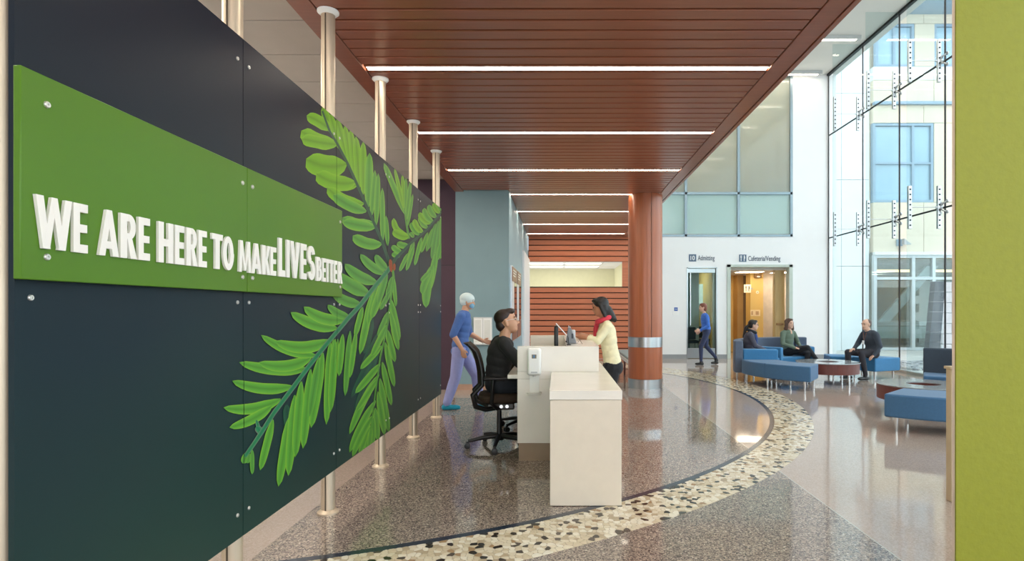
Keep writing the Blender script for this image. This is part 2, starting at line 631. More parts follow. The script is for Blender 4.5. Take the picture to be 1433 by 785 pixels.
# plain ceiling left of the wood
pc = MB().box((-4.1, -6, 3.79), (-1.885, TY + .1, 3.85)).build('ceiling_left', mat('ceiling_grid', (96, 88, 82), .8))
struct(pc, 'white panelled ceiling behind the mural screen', 'ceiling')
mb = MB().box((-4.08, 0.007, 0), (-1.89, .618, .029)); tl = mb.build('ceiling_panel', OFFW, pc)
y = -6.0; firstp = True
while y + .62 < TY - .0:
    o = tl if firstp else tl.copy()
    if not firstp: COL.objects.link(o)
    firstp = False
    o.location = (0, y, 3.76)
    y += .625
for i, y in enumerate((1.2, 3.1, 5.0, 6.9, 8.8)):  # panels out of view, added to brighten the left ceiling
    t = thing('side_fill_light', 'square unseen light panel added to brighten the white ceiling behind the mural screen', 'ceiling light', (-3.3, y, 3.75), group='added light panels behind the mural screen')
    MB().box((-3.6, y - .3, 3.750), (-3.0, y + .3, 3.758)).build('lens', WARMT, t)
    MB().box((-3.63, y - .33, 3.754), (-2.97, y + .33, 3.7595)).build('frame', WHITEP, t)
sd = MB().lathe((-1.98, 7.9, 3.70), [(.03, 0), (.05, .02), (.055, .055)], 20).build('smoke_detector', WHITEP, smooth=40)
tag(sd, 'small round white smoke detector on the panelled ceiling', 'smoke detector')

# ================================================================== HALL SHELL
CWX = 7.9
HZ = 8.36
hc = box('ceiling_hall', (2.07, -6, HZ), (CWX + .3, BY + .3, HZ + .15), CEILW)
struct(hc, 'high white ceiling over the glazed waiting hall', 'ceiling')
bk = box('wall_bulkhead', (1.95, -6, CZ + .17), (2.065, BY, HZ), WHITEW)
struct(bk, 'white bulkhead wall above the edge of the wood ceiling', 'wall')
for i, y in enumerate((14.62, 16.78, 12.4, 10.2, 8.0, 5.8)):
    t = thing('hall_ceiling_light', 'slim white linear fixture fixed under the high hall ceiling', 'ceiling light', (5.6, y, HZ), group='linear fixtures under the hall ceiling')
    MB().box((3.6, y - .05, HZ - .10), (7.62, y + .05, HZ)).build('housing', mat('fixture_grey', (188, 190, 190), .4, var=.02), t)
    MB().box((3.62, y - .04, HZ - .108), (7.50, y + .04, HZ - .101)).build('lens', HALLT, t)

lw = box('wall_left', (-4.2, -6, 0), (-4.1, TY + .1, 3.9), WHITEW)
struct(lw, 'plain white side wall behind the mural screen', 'wall')

# teal block and plum wall
tw = box('wall_teal', (-1.868, TY, 0), (-0.904, 14.2, CZ + .1), [TEAL])
struct(tw, 'blue grey wall block standing beyond the mural screen', 'wall')
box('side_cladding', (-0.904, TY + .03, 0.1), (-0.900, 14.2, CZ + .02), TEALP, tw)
MB().box((-1.868, TY - .012, 0), (-0.9, TY - .001, .10)).build('baseboard_teal', BASET)
struct(bpy.data.objects['baseboard_teal'], 'tan baseboard at the foot of the blue grey wall', 'baseboard')
pw = box('wall_plum', (-4.1, TY, 0), (-1.871, TY + .12, 3.79), PURPLE)
struct(pw, 'dark plum wall panel beside the blue grey block', 'wall')
MB().box((-4.1, TY - .004, 2.245), (-1.871, TY - .0005, 2.253)).build('panel_joint', EDGEB, pw)
wp = box('wall_white_pier', (-0.93, 14.2, 0), (-0.85, BY - .02, 2.9), WHITEW)
struct(wp, 'bright white pier next to the wood slat wall', 'wall')
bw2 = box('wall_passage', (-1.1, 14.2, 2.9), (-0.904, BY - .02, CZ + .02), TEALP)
struct(bw2, 'pale blue wall above the white pier', 'wall')

# two wall directories on the side of the teal block
for i, (ya, yb) in enumerate(((10.70, 11.82), (12.02, 13.16))):
    t = thing('wall_directory', ('tall wall directory nearer the mural screen, brown cap over dark glass' if i == 0 else 'tall wall directory nearer the white pier, brown cap over dark glass'), 'directory', (-0.88, (ya + yb) / 2, .85), group='wall directories')
    x0, x1 = -0.900, -0.865
    MB().box((x0, ya, .85), (x1, yb, 2.27)).build('backing', STEEL, t, bevel=.004, bseg=1)
    MB().box((x1 + .001, ya + .04, 1.98), (x1 + .012, yb - .04, 2.25)).build('top_plate', mat('bronze_plate', (150, 112, 88), .4, metal=.3), t)
    MB().box((x1 + .001, ya + .42, 1.22), (x1 + .012, yb - .04, 1.97)).build('glass_panel', mat('dark_glass_panel', (18, 26, 36), .1, var=.05), t)
    MB().box((x1 + .001, ya + .04, 1.22), (x1 + .010, ya + .40, 1.97)).build('listing_panel', WHITEP, t)
    MB().box((x1 + .001, ya + .04, .87), (x1 + .012, yb - .04, 1.21)).build('bottom_plate', mat('wood_plate', (140, 96, 78), .45, var=.1), t)
    mb = MB()
    for j in range(3):
        mb.box((x1 + .0125, ya + .15, 2.20 - j * .05), (x1 + .0135, yb - .2 - .1 * j, 2.18 - j * .05))
    mb.build('lettering', WHITEP, t)
# white notice cabinet on teal wall
t = thing('notice_board', 'white two-door notice cabinet on the blue grey wall', 'notice board', (-1.35, TY - .03, .82))
MB().box((-1.535, TY - .05, .81), (-1.20, TY - .002, 1.31)).build('body', mat('cabinet_grey', (206, 208, 206), .4, var=.02), t, bevel=.006)
for x0, x1 in ((-1.525, -1.375), (-1.36, -1.21)):
    d = MB().box((x0, TY - .058, .83), (x1, TY - .051, 1.29)).build('door', WHITEP, t)
    MB().box((x0 + .02, TY - .060, .86), (x1 - .02, TY - .0585, 1.26)).build('sheet', mat('paper', (222, 222, 216), .7, var=.04), d)

# ------------------------------------------------------------------ back wall of wood slats
bw = thing('wall_back_wood', 'back wall clad with horizontal red brown wood planks', 'wall', (.5, BY, 0))
bw['kind'] = 'structure'
OZ0, OZ1 = 2.12, 2.856
MB().box((-0.9, BY + .02, 0), (2.06, BY + .12, OZ0)).build('backing', DARKGAP, bw)
MB().box((-0.9, BY + .02, OZ1), (2.06, BY + .12, CZ + .1)).build('backing', DARKGAP, bw)
MB().box((1.868, BY + .02, OZ0), (2.06, BY + .12, OZ1)).build('jamb', WOODW, bw)
pk = None
PP = 0.163
z = OZ0 - .006
zs = []
while z > 0.02:
    zs.append(z - PP); z -= PP
z = OZ1 + .004
while z < CZ:
    zs.append(z); z += PP
for z in zs:
    h = PP - .026
    if pk is None:
        pk = MB().box((-0.88, 0, 0), (2.06, .03, h)).build('plank', WOODW, bw, bevel=.004, bseg=1); o = pk
    else:
        o = pk.copy(); COL.objects.link(o)
    o.location = (0, BY - .012, max(z, .002) + .0)
# room behind the opening
rm = thing('wall_room', 'pale yellow room seen through the long opening in the wood wall', 'wall', (.5, 19, 0)); rm['kind'] = 'structure'
YEL = mat('pale_yellow_wall', (212, 206, 172), .7, var=.02)
MB().box((-2.2, 20.4, 0), (2.6, 20.5, 3.2)).build('far_wall', YEL, rm)
MB().box((-2.3, 17.15, 0), (-2.2, 20.5, 3.2)).build('side_wall', YEL, rm)
MB().box((1.96, 17.15, 0), (2.06, 20.4, 3.2)).build('side_wall', YEL, rm)
rc = MB().box((-2.3, 17.15, 2.90), (2.65, 20.5, 3.2)).build('room_ceiling', OFFW, rm)
for ix in range(4):
    for iy in range(5):
        if (ix, iy) in ((1, 1), (2, 1), (1, 3), (2, 3)):
            continue
        MB().box((-2.19 + ix * 1.185, 17.16 + iy * .645, 2.88), (-2.19 + ix * 1.185 + 1.17, 17.16 + iy * .645 + .63, 2.896)).build('ceiling_tile', OFFW, rc)
for ix in (1, 2):
    for iy in (1, 3):
        t = thing('room_light', 'recessed light panel in the yellow room behind the wood wall', 'ceiling light', (-2.19 + ix * 1.185 + .58, 17.16 + iy * .645 + .3, 2.888), group='light panels in the yellow room')
        x0, y0 = -2.19 + ix * 1.185, 17.16 + iy * .645
        MB().box((x0 + .04, y0 + .04, 2.885), (x0 + 1.13, y0 + .59, 2.895)).build('lens', mat('room_lens', (255, 246, 220), .5, emit=(255, 244, 214), estr=1.7), t)
        mb = MB()
        for a, b2 in (((x0, y0), (x0 + 1.17, y0 + .035)), ((x0, y0 + .595), (x0 + 1.17, y0 + .63)), ((x0, y0 + .035), (x0 + .035, y0 + .595)), ((x0 + 1.135, y0 + .035), (x0 + 1.17, y0 + .595))):
            mb.box((a[0], a[1], 2.881), (b2[0], b2[1], 2.896))
        mb.build('frame', WHITEP, t)

# ------------------------------------------------------------------ white back wall of the hall
DA0, DA1, DAZ = 3.755, 4.65, 2.69
DB0, DB1, DBZ = 4.94, 6.86, 2.765
GZ = 3.59
wb = thing('wall_back', 'white back wall of the hall with two doorways', 'wall', (5, BY, 0)); wb['kind'] = 'structure'
mb = MB()
for a, b2 in (((2.066, 0), (DA0, GZ)), ((DA0, DAZ), (DA1, GZ)), ((DA1, 0), (DB0, GZ)), ((DB0, DBZ), (DB1, GZ)), ((DB1, 0), (CWX + .25, GZ)), ((6.83, GZ), (CWX + .25, HZ))):
    mb.box((a[0], BY, a[1]), (b2[0], BY + .2, b2[1]))
mb.build('plaster', WHITEW, wb)
for i, (x0, x1) in enumerate(((2.066, DA0), (DA1, DB0), (DB1, CWX - .05))):
    o = box('baseboard_%s' % ('back', 'middle', 'right')[i], (x0, BY - .012, 0), (x1, BY - .0005, .13), BASEB)
    struct(o, ('grey baseboard between the column and the glass door', 'grey baseboard between the two doorways', 'grey baseboard between the corridor opening and the glass wall')[i], 'baseboard')
# frosted glazing above
fw = thing('window_1', 'frosted glass clerestory panels above the two doorways', 'window', (4.5, BY, GZ)); fw['kind'] = 'structure'
xs = (2.18, 3.73, 5.28, 6.83)
for (z0, z1, m) in ((GZ + .05, 4.86, FROSTB), (4.86, HZ, FROST)):
    xl = 2.075
    for x in xs:
        MB().box((xl + .03, BY + .04, z0 + .03), (x - .03, BY + .06, z1 - .03)).build('pane', m, fw)
        xl = x
FRAME = mat('window_frame_grey', (150, 168, 178), .4, metal=.4, var=.03)
mb = MB()
for x in xs:
    mb.box((x - .035, BY - .02, GZ), (x + .035, BY + .1, HZ))
for z in (GZ + .03, 4.86, HZ - .03):
    mb.box((2.07, BY - .02, z - .035), (6.86, BY + .1, z + .035))
mb.build('window_frame', FRAME, fw)
# upper room behind the frosted glass
ub = thing('wall_upper_room', 'beige upper room glowing behind the frosted glass', 'wall', (4.5, 19, GZ)); ub['kind'] = 'structure'
BEI = mat('beige_room', (214, 188, 150), .8, var=.03)
MB().box((2.0, 19.2, 3.3), (7.4, 19.3, 8.4)).build('far_wall', BEI, ub)
MB().box((2.0, 17.22, 3.35), (7.4, 19.2, 3.42)).build('slab', BEI, ub)
MB().box((2.0, 17.22, 8.4), (7.4, 19.3, 8.5)).build('lid', OFFW, ub)
MB().box((1.9, 17.22, 3.3), (2.0, 19.3, 8.4)).build('side', BEI, ub)
MB().box((7.4, 17.22, 3.3), (7.5, 19.3, 8.4)).build('side', BEI, ub)
for x in (3.2, 5.4):
    t = thing('upper_room_light', 'round ceiling lamp in the room behind the frosted glass', 'ceiling light', (x, 18.3, 8.3), group='lamps behind the frosted glass')
    MB().lathe((x, 18.3, 8.33), [(.25, 0), (.25, .05)], 20).build('lens', mat('upper_lens', (255, 236, 200), .5, emit=(255, 232, 196), estr=45), t)
    MB().lathe((x, 18.3, 8.38), [(.28, 0), (.28, .02)], 20).build('rim', WHITEP, t)

# ------------------------------------------------------------------ glass door to admitting
d1 = thing('door_1', 'glass door in steel rails with a long pull bar, Admitting', 'door', (4.2, BY, 0)); d1['kind'] = 'structure'
mb = MB()
mb.box((DA0, BY - .01, 0), (DA0 + .035, BY + .2, DAZ)).box((DA1 - .03, BY - .01, 0), (DA1, BY + .2, DAZ)).box((DA0, BY - .01, DAZ - .03), (DA1, BY + .2, DAZ))
mb.build('door_frame', STEEL, d1)
lf = MB().box((DA0 + .045, BY + .07, .31), (DA1 - .04, BY + .085, DAZ - .16)).build('pane', DOORGL, d1)
MB().box((DA0 + .045, BY + .05, .01), (DA1 - .04, BY + .10, .31)).build('bottom_rail', STEEL, d1, bevel=.005)
MB().box((DA0 + .045, BY + .05, DAZ - .16), (DA1 - .04, BY + .10, DAZ - .04)).build('top_rail', STEEL, d1, bevel=.005)
MB().tube([(DA0 + .11, BY + .0, .98), (DA0 + .11, BY - .0, DAZ - .16)], .016, 12).tube([(DA0 + .11, BY + .0, 1.02), (DA0 + .11, BY + .075, 1.02)], .012, 8).tube([(DA0 + .11, BY + .0, 2.4), (DA0 + .11, BY + .075, 2.4)], .012, 8).build('pull_bar', CHROME, d1, smooth=40)
# room behind the glass door
ar = thing('wall_admitting', 'grey green admitting office seen behind the glass door', 'wall', (4.2, 19, 0)); ar['kind'] = 'structure'
GG = mat('office_green', (128, 138, 118), .6, var=.04)
MB().box((3.0, 20.6, 0), (4.86, 20.7, 3)).build('far_wall', GG, ar)
MB().box((2.9, 17.2, 0), (3.0, 20.7, 3)).build('side_wall', TEAL, ar)
MB().box((4.83, 17.22, 0), (4.90, 18.2, 3)).build('side_wall', WHITEW, ar)
MB().box((4.86, 20.0, 0), (5.5, 20.7, 3)).build('side_wall', GG, ar)
MB().box((2.9, 17.2, 2.85), (4.9, 20.7, 2.95)).build('office_ceiling', OFFW, ar)
MB().box((2.9, 17.0, -.1), (4.9, 20.7, 0)).build('office_floor', TOE, ar)
MB().box((3.95, 18.2, 0), (4.12, 18.4, 2.85)).build('blue_pier', TEAL, ar)
MB().box((4.13, 18.25, 0), (4.42, 18.5, 2.85)).build('white_pier', WHITEW, ar)
MB().box((4.55, 19.4, 1.6), (4.88, 19.45, 2.3)).build('window_reflection', mat('window_reflection_glow', (190, 210, 216), .3, emit=(190, 215, 225), estr=.5), ar)  # bright window reflection in the green glass, put in as a glowing panel
t = thing('office_light', 'ceiling light panel inside the admitting office', 'ceiling light', (4.0, 18.8, 2.83))
MB().box((3.6, 18.9, 2.835), (4.4, 19.5, 2.848)).build('lens', mat('office_lens', (250, 250, 235), .5, emit=(250, 248, 230), estr=12), t)
MB().box((3.56, 18.86, 2.842), (4.44, 19.54, 2.849)).build('frame', WHITEP, t)
def office_chair(x, y, label):
    t = thing('guest_chair', label, 'chair', (x, y, 0))
    MB().box((x - .25, y - .24, .42), (x + .25, y + .24, .50)).build('seat', DARKF, t, bevel=.02)
    MB().box((x - .25, y + .18, .52), (x + .25, y + .24, .90)).build('backrest', DARKF, t, bevel=.02)
    for sx in (-.23, .23):
        for sy in (-.21, .21):
            MB().tube([(x + sx, y + sy, 0.0), (x + sx, y + sy, .42)], .014, 8).build('leg', CHROME, t)
office_chair(4.02, 17.85, 'dark guest chair behind the glass door, beside the blue pier')
office_chair(4.60, 18.75, 'dark guest chair deeper in the office, beside the white pier')

# ------------------------------------------------------------------ corridor opening
d2 = thing('door_2', 'wide framed corridor opening with one tan door leaf folded back', 'door', (5.9, BY, 0)); d2['kind'] = 'structure'
FG = mat('frame_sage', (190, 200, 190), .5, var=.03)
fw_ = .10
mb = MB().box((DB0, BY - .03, 0), (DB0 + fw_, BY + .22, DBZ)).box((DB1 - fw_, BY - .03, 0), (DB1, BY + .22, DBZ)).box((DB0, BY - .03, DBZ - .07), (DB1, BY + .22, DBZ))
mb.build('door_frame', FG, d2)
TAND = mat('tan_door', (186, 156, 104), .45, var=.08, nscale=3, stretch=(8, 8, .6))
MB().box((6.46, BY + .30, .01), (6.745, BY + .35, DBZ - .10)).build('door_leaf', TAND, d2, bevel=.004)
MB().box((6.49, BY + .24, .98), (6.70, BY + .298, 1.04)).build('push_bar', mat('bronze_bar', (140, 98, 58), .35, metal=.5), d2, bevel=.008)
MB().box((6.43, BY + .34, .01), (6.456, BY + .40, DBZ - .10)).build('leaf_edge', TAND, d2)
co = thing('wall_corridor', 'warm yellow corridor beyond the cafeteria opening', 'wall', (6, 19, 0)); co['kind'] = 'structure'
OCH = mat('ochre_wall', (222, 184, 108), .6, var=.04, nscale=2)
OCD = mat('ochre_pier', (180, 140, 82), .55, var=.08, nscale=3)
DKD = mat('brown_recess', (120, 92, 58), .6, var=.06)
MB().box((4.86, 20.0, 0), (8.0, 20.1, 3)).build('far_wall', OCH, co)
MB().box((4.83, 18.3, 0), (4.90, 20.0, 3)).build('side_wall', OCH, co)
MB().box((6.03, 19.55, 0), (6.23, 19.99, 2.62)).build('pier', OCD, co)
MB().box((6.29, 19.9, 0), (6.60, 19.99, 2.62)).build('recess_door', DKD, co)
MB().box((6.14, 18.55, 0), (6.55, 19.0, 2.62)).build('yellow_pier', OCH, co)
MB().box((6.55, 18.9, 0), (7.4, 19.0, 2.62)).build('white_wall', mat('corridor_white', (226, 214, 200), .6), co)
MB().box((7.4, 17.2, 0), (7.5, 19.0, 2.7)).build('side_wall', WHITEW, co)
MB().box((4.86, 17.22, 2.62), (8.0, 20.1, 2.72)).build('corridor_ceiling', OFFW, co)
MB().box((4.86, 17.0, -.1), (8.0, 20.1, 0)).build('corridor_floor', mat('corridor_floor', (186, 160, 134), .15, var=.05), co)
for (x0, x1, y0, y1, lb) in ((5.55, 6.3, 17.75, 18.25, 'bright ceiling panel just inside the cafeteria corridor'), (5.1, 5.6, 19.0, 19.4, 'bright ceiling panel deep in the cafeteria corridor'), (6.75, 7.25, 17.9, 18.5, 'ceiling panel added to brighten the white corridor wall')):  # the last panel is added to brighten the white wall
    t = thing('corridor_light', lb, 'ceiling light', ((x0 + x1) / 2, (y0 + y1) / 2, 2.6))
    MB().box((x0, y0, 2.603), (x1, y1, 2.612)).build('lens', mat('corridor_lens', (255, 240, 210), .5, emit=(255, 240, 214), estr=7), t)
    MB().box((x0 - .03, y0 - .03, 2.608), (x1 + .03, y1 + .03, 2.619)).build('frame', WHITEP, t)
BRZ = mat('bronze_rail', (120, 80, 40), .5)
def fork_knife(parent, x, y, z, s, m):
    """fork and knife pictogram on a plane facing the hall"""
    mb = MB()
    for k in (-1, 0, 1):
        mb.box((x - .22 * s + k * .07 * s - .022 * s, y, z + .12 * s), (x - .22 * s + k * .07 * s + .022 * s, y + .004, z + .36 * s))
    mb.box((x - .315 * s, y, z + .06 * s), (x - .125 * s, y + .004, z + .12 * s))
    mb.box((x - .26 * s, y, z - .38 * s), (x - .18 * s, y + .004, z + .06 * s))
    mb.prism([(x + .14 * s, y, z - .06 * s), (x + .30 * s, y, z - .06 * s), (x + .30 * s, y, z + .10 * s), (x + .24 * s, y, z + .36 * s), (x + .14 * s, y, z + .36 * s)], (0, .004, 0))
    mb.box((x + .14 * s, y, z - .38 * s), (x + .22 * s, y + .004, z - .06 * s))
    return mb.build('pictogram', m, parent)
c = on_Y(1046, 403.8, 18.4)
t = thing('projecting_sign', 'small white projecting sign with a fork and knife', 'sign', c)
MB().box((c.x - .115, c.y - .01, c.z - .13), (c.x + .115, c.y + .01, c.z + .13)).build('plate', mat('sign_cream', (248, 232, 200), .4, var=.02), t, bevel=.006)
MB().box((c.x + .10, c.y + .008, c.z - .02), (c.x + .17, 18.56, c.z + .02)).build('bracket', STEEL, t)
fork_knife(t, c.x, c.y - .015, c.z, .22, mat('sign_brown', (92, 72, 56), .5))
for px, py, wd, hh, lb in ((1052.5, 438, .055, .20, 'narrow white wall plate on the yellow corridor pier'), (1059.5, 438, .10, .20, 'white framed notice on the yellow corridor pier')):
    c = on_Y(px, py, 18.545)
    t = thing('wall_notice', lb, 'notice', c)
    MB().box((c.x - wd, c.y - .008, c.z - hh / 2), (c.x + wd, c.y + .004, c.z + hh / 2)).build('plate', mat('notice_cream', (240, 214, 168), .5), t, bevel=.003)
    MB().box((c.x - wd * .5, c.y - .010, c.z - hh * .3), (c.x + wd * .5, c.y - .0085, c.z + hh * .3)).build('print', mat('notice_print', (206, 164, 116), .6, var=.2), t)
c = on_Y(1060, 409, 18.545)
t = thing('hand_sign', 'tiny round pale sign on the yellow corridor pier', 'sign', c)
MB().lathe((c.x, c.y - .006, c.z), [(.05, 0), (.05, .008)], 16, 'Y').build('disc', mat('sign_cream', (248, 232, 200)), t)
MB().box((c.x - .02, c.y - .0085, c.z - .01), (c.x + .02, c.y - .0065, c.z + .01)).build('mark', BRZ, t)
c = on_Y(1060.5, 385.5, 18.5)
t = thing('corner_lamp', 'brown emergency lamp high on the yellow corridor pier', 'lamp', c)
MB().box((c.x - .12, 18.44, c.z - .07), (c.x + .12, 18.548, c.z + .07)).build('body', mat('lamp_brown', (150, 112, 66), .5), t, bevel=.02)
MB().ell((c.x, 18.44, c.z - .04), (.06, .03, .03)).build('lens', WHITEP, t)

# wayfinding on the white wall
def way(x0, x1, y0, y1, label, txt, tx0, tx1, ty, kind):
    a = on_Y(x0, y1, BY); b2 = on_Y(x1, y0, BY)
    t = thing('wayfinding_sign', label, 'sign', ((a.x + b2.x) / 2, BY, a.z))
    MB().box((a.x, BY - .010, a.z), (b2.x, BY - .001, b2.z)).build('plate', GRAPH, t)
    cx, cz = (a.x + b2.x) / 2, (a.z + b2.z) / 2
    if kind == 'fork':
        fork_knife(t, cx, BY - .0145, cz, (b2.z - a.z) * 1.05, WHITEP)
    else:
        text_mesh('number', kind, WHITEP, t, (cx - .062, BY - .0125, cz - .062), .125, .003, .125, .008)
    p = on_Y(tx0, ty, BY); q = on_Y(tx1, ty, BY)
    text_mesh('lettering', txt, TEXTM, t, (p.x, BY - .004, p.z), .145, .006, q.x - p.x, .006)
way(964, 974.2, 355.8, 366, 'slate number plate with lettering Admitting above the glass door', 'Admitting', 976.5, 1000, 364.2, '10')
way(1034.2, 1044.4, 356.2, 366.4, 'slate fork and knife plate with lettering Cafeteria/Vending above the corridor opening', 'Cafeteria/Vending', 1047, 1092, 365, 'fork')
c = on_Y(945.8, 432.6, BY)
t = thing('door_push_plate', 'blue square push plate on a white plate beside the glass door', 'switch', c)
MB().box((c.x - .09, BY - .006, c.z - .18), (c.x + .09, BY - .001, c.z + .09)).build('plate', WHITEP, t, bevel=.004)
MB().box((c.x - .052, BY - .016, c.z - .052), (c.x + .052, BY - .0065, c.z + .052)).build('button', mat('switch_blue', (40, 84, 160), .4), t, bevel=.008)
MB().box((c.x - .03, BY - .0175, c.z - .006), (c.x + .03, BY - .0165, c.z + .006)).build('mark', WHITEP, t)

# ================================================================== GLASS CURTAIN WALL
cwj = [16.97, 15.06, 13.44, 11.85, 10.26, 8.67, 7.08, 5.49, 3.9, 2.31, .72, -.87, -2.46, -4.05, -5.64]
cwz = [0.06, 3.54, 6.54, HZ + .1]
gw = thing('window_2', 'tall frameless glass curtain wall with glass fins and steel spider fittings', 'window', (CWX, 8, 0)); gw['kind'] = 'structure'
for ya, yb in zip(cwj, cwj[1:]):
    for za, zb in zip(cwz, cwz[1:]):
        MB().box((CWX, yb + .012, za + .012), (CWX + .02, ya - .012, zb - .012)).build('pane', CLEAR, gw)
for i, y in enumerate(cwj):
    MB().box((CWX - .002, y - .014, .06), (CWX + .022, y + .014, HZ)).build('vertical_joint', EDGEB, gw)
for z in cwz[1:3]:
    MB().box((CWX - .004, cwj[-1], z - .016), (CWX + .024, cwj[0] - .012, z + .016)).build('horizontal_joint', EDGEB, gw)
MB().box((CWX - .05, cwj[-1], -.01), (CWX + .07, BY, .06)).build('sill', STEEL, gw)
MB().box((CWX - .03, cwj[-1], HZ - .06), (CWX + .05, BY, HZ + .001)).build('head_channel', EDGEB, gw)
FX = 7.125
fin = plate = spid = rod = boltm = None
for i, y in enumerate(cwj[1:-1]):
    for za, zb in zip(cwz, cwz[1:]):
        zb2 = min(zb, HZ)
        MB().box((FX, y - .009, za + .01), (CWX - .03, y + .009, zb2 - .01)).build('glass_fin', FINGL, gw)
    for z in cwz[1:3]:
        for xx in (FX + .055, CWX - .12):
            if plate is None:
                plate = MB().box((-.036, -.026, -.44), (.036, .026, .44)).build('splice_plate', STEEL, gw, bevel=.004, bseg=1)
                mb = MB()
                for q in range(8):
                    mb.lathe((0, -.030, -.37 + q * .105), [(.019, 0), (.019, .06)], 8, 'Y')
                boltm = mb.build('bolt_row', EDGEB, plate)
                pl = plate
            else:
                pl = plate.copy(); COL.objects.link(pl)
                bl = boltm.copy(); COL.objects.link(bl); bl.parent = pl
            pl.location = (xx, y, z)
        if spid is None:
            mb = MB().ell((0, 0, 0), (.045, .045, .07), sub=2).tube([(0, 0, 0), (-.10, 0, 0)], .02, 8)
            for sy in (-1, 1):
                for sz in (-1, 1):
                    mb.tube([(-.02, 0, 0), (.0, sy * .07, sz * .07), (.06, sy * .11, sz * .11)], [.022, .018, .014], 8)
                    mb.lathe((.055, sy * .11, sz * .11), [(.036, 0), (.036, .02)], 12, 'X')
            spid = mb.build('spider_fitting', STEEL, gw, smooth=45); o = spid
        else:
            o = spid.copy(); COL.objects.link(o)
        o.location = (CWX - .085, y, z)
        if rod is None:
            rod = MB().tube([(FX + .09, 0, 0), (CWX - .16, 0, 0)], .008, 6).build('tie_rod', STEEL, gw); o = rod
        else:
            o = rod.copy(); COL.objects.link(o)
        o.location = (0, y - .012, z)

# ================================================================== OUTSIDE
gr = box('ground_outside', (CWX + .08, -12, -.25), (60, 70, -.03), mat('paving_concrete', (196, 194, 190), .7, var=.05, nscale=1.5))
struct(gr, 'pale concrete paving outside the glass wall', 'ground')
FY = 20.6
bd = thing('neighbour_building', 'beige panelled building with blue tinted windows across the courtyard', 'building', (14, FY, 0))
STU = mat('beige_stucco', (218, 204, 184), .8, var=.02, nscale=3, bump=.03)
STW = mat('white_spandrel', (228, 228, 226), .7, var=.02)
WB = mat('window_blue', (150, 182, 200), .08, var=.10, nscale=.5, coat=.5)
WFR = mat('window_frame_blue', (136, 160, 180), .4, var=.03)
bx0, bx1 = 11.19, 22.0
def zz(py): return H - (py - VY) / F * FY
def xx_(px): return (px - VX) / F * FY
# facade panels (each its own part), leaving the window openings free
W1 = (xx_(1222), xx_(1307), zz(283), zz(172))
def facade(x0, x1, z0, z1, m, n=1, parent=bd):
    wd = (x1 - x0) / n
    for i in range(n):
        MB().box((x0 + i * wd + .008, FY, z0 + .008), (x0 + (i + 1) * wd - .008, FY + .3, z1 - .008)).build('facade_panel', m, parent)
zl = zz(357)
facade(bx0, bx1, zl + .1, W1[2], STU, 6)
facade(W1[1], xx_(1400), W1[2], W1[3], STU, 2)
facade(xx_(1400), bx1, W1[2], W1[3], STU, 2)
facade(bx0, bx1, W1[3], zz(147), STU, 6)
facade(bx0, bx1, zz(143), zz(112), STU, 5)
facade(bx0, bx1, zz(112), zz(93), STW, 5)
MB().box((bx0 + .05, FY + .31, zl + .1), (bx1, FY + .4, 18)).build('backing_wall', STU, bd)
INT = mat('lobby_interior', (128, 136, 128), .7, var=.06, nscale=1.5)
MB().box((bx0 - .0, FY + 3.4, -.03), (bx1, FY + 3.5, zl + .1)).build('interior_wall', INT, bd)
MB().box((bx0 - .03, FY + .11, -.03), (bx0 + .02, FY + 3.4, zl + .08)).build('interior_side', INT, bd)
MB().box((bx0 + .021, FY + .11, zl - .02), (bx1, FY + 3.39, zl + .08)).build('interior_ceiling', INT, bd)
MB().box((bx0, FY - .02, -.03), (bx1, FY + .1, zz(489))).build('stone_base', STW, bd)
for k in range(3):
    MB().box((bx0 + .5 + k * 2.4, FY + 1.4, zl - .5), (bx0 + 2.3 + k * 2.4, FY + 1.6, zl - .42)).build('interior_lamp', mat('interior_lamp', (255, 220, 150), .5, emit=(255, 214, 140), estr=3), bd)
for r_ in range(2):
    for k in range(12):
        MB().box((bx0 + k * .55 + (r_ % 2) * .27, FY + .5, zz(488) + r_ * .22), (bx0 + k * .55 + (r_ % 2) * .27 + .53, FY + .7, zz(488) + r_ * .22 + .20)).build('stone_block', mat('interior_stone', (150, 152, 148), .8, var=.15, nscale=6), bd)
MB().box((bx0, FY - .12, zz(147)), (bx1, FY + .05, zz(143))).build('ledge', WFR, bd)
MB().box((bx0, FY - .12, zl), (bx1, FY + .05, zl + .1)).build('ledge', STW, bd)
def bwin(x0, x1, z0, z1, vx, hz):
    f = MB()
    fr = .09
    f.box((x0, FY + .02, z0), (x1, FY + .18, z0 + fr)).box((x0, FY + .02, z1 - fr), (x1, FY + .18, z1)).box((x0, FY + .02, z0 + fr), (x0 + fr, FY + .18, z1 - fr)).box((x1 - fr, FY + .02, z0 + fr), (x1, FY + .18, z1 - fr))
    for v in vx: f.box((v - .04, FY + .03, z0 + fr), (v + .04, FY + .17, z1 - fr))
    for v in hz: f.box((x0 + fr, FY + .035, v - .035), (x1 - fr, FY + .165, v + .035))
    fo = f.build('window', WFR, bd)
    xe = [x0 + fr] + [v for v in vx] + [x1 - fr]
    ze = [z0 + fr] + [v for v in hz] + [z1 - fr]
    for a, b2 in zip(xe, xe[1:]):
        for c2, e2 in zip(ze, ze[1:]):
            MB().box((a + .01, FY + .10, c2 + .01), (b2 - .01, FY + .12, e2 - .01)).build('pane', WB, fo)
bwin(W1[0], W1[1], W1[2], W1[3], [xx_(1278.5)], [zz(228)])
bwin(xx_(1226), xx_(1280), zz(93), zz(33), [xx_(1252)], [])
bwin(xx_(1308), xx_(1395), zz(93), zz(33), [xx_(1350)], [])
facade(xx_(1280), xx_(1308), zz(93), zz(33), STU)
facade(xx_(1395), bx1, zz(93), zz(33), STU, 2)
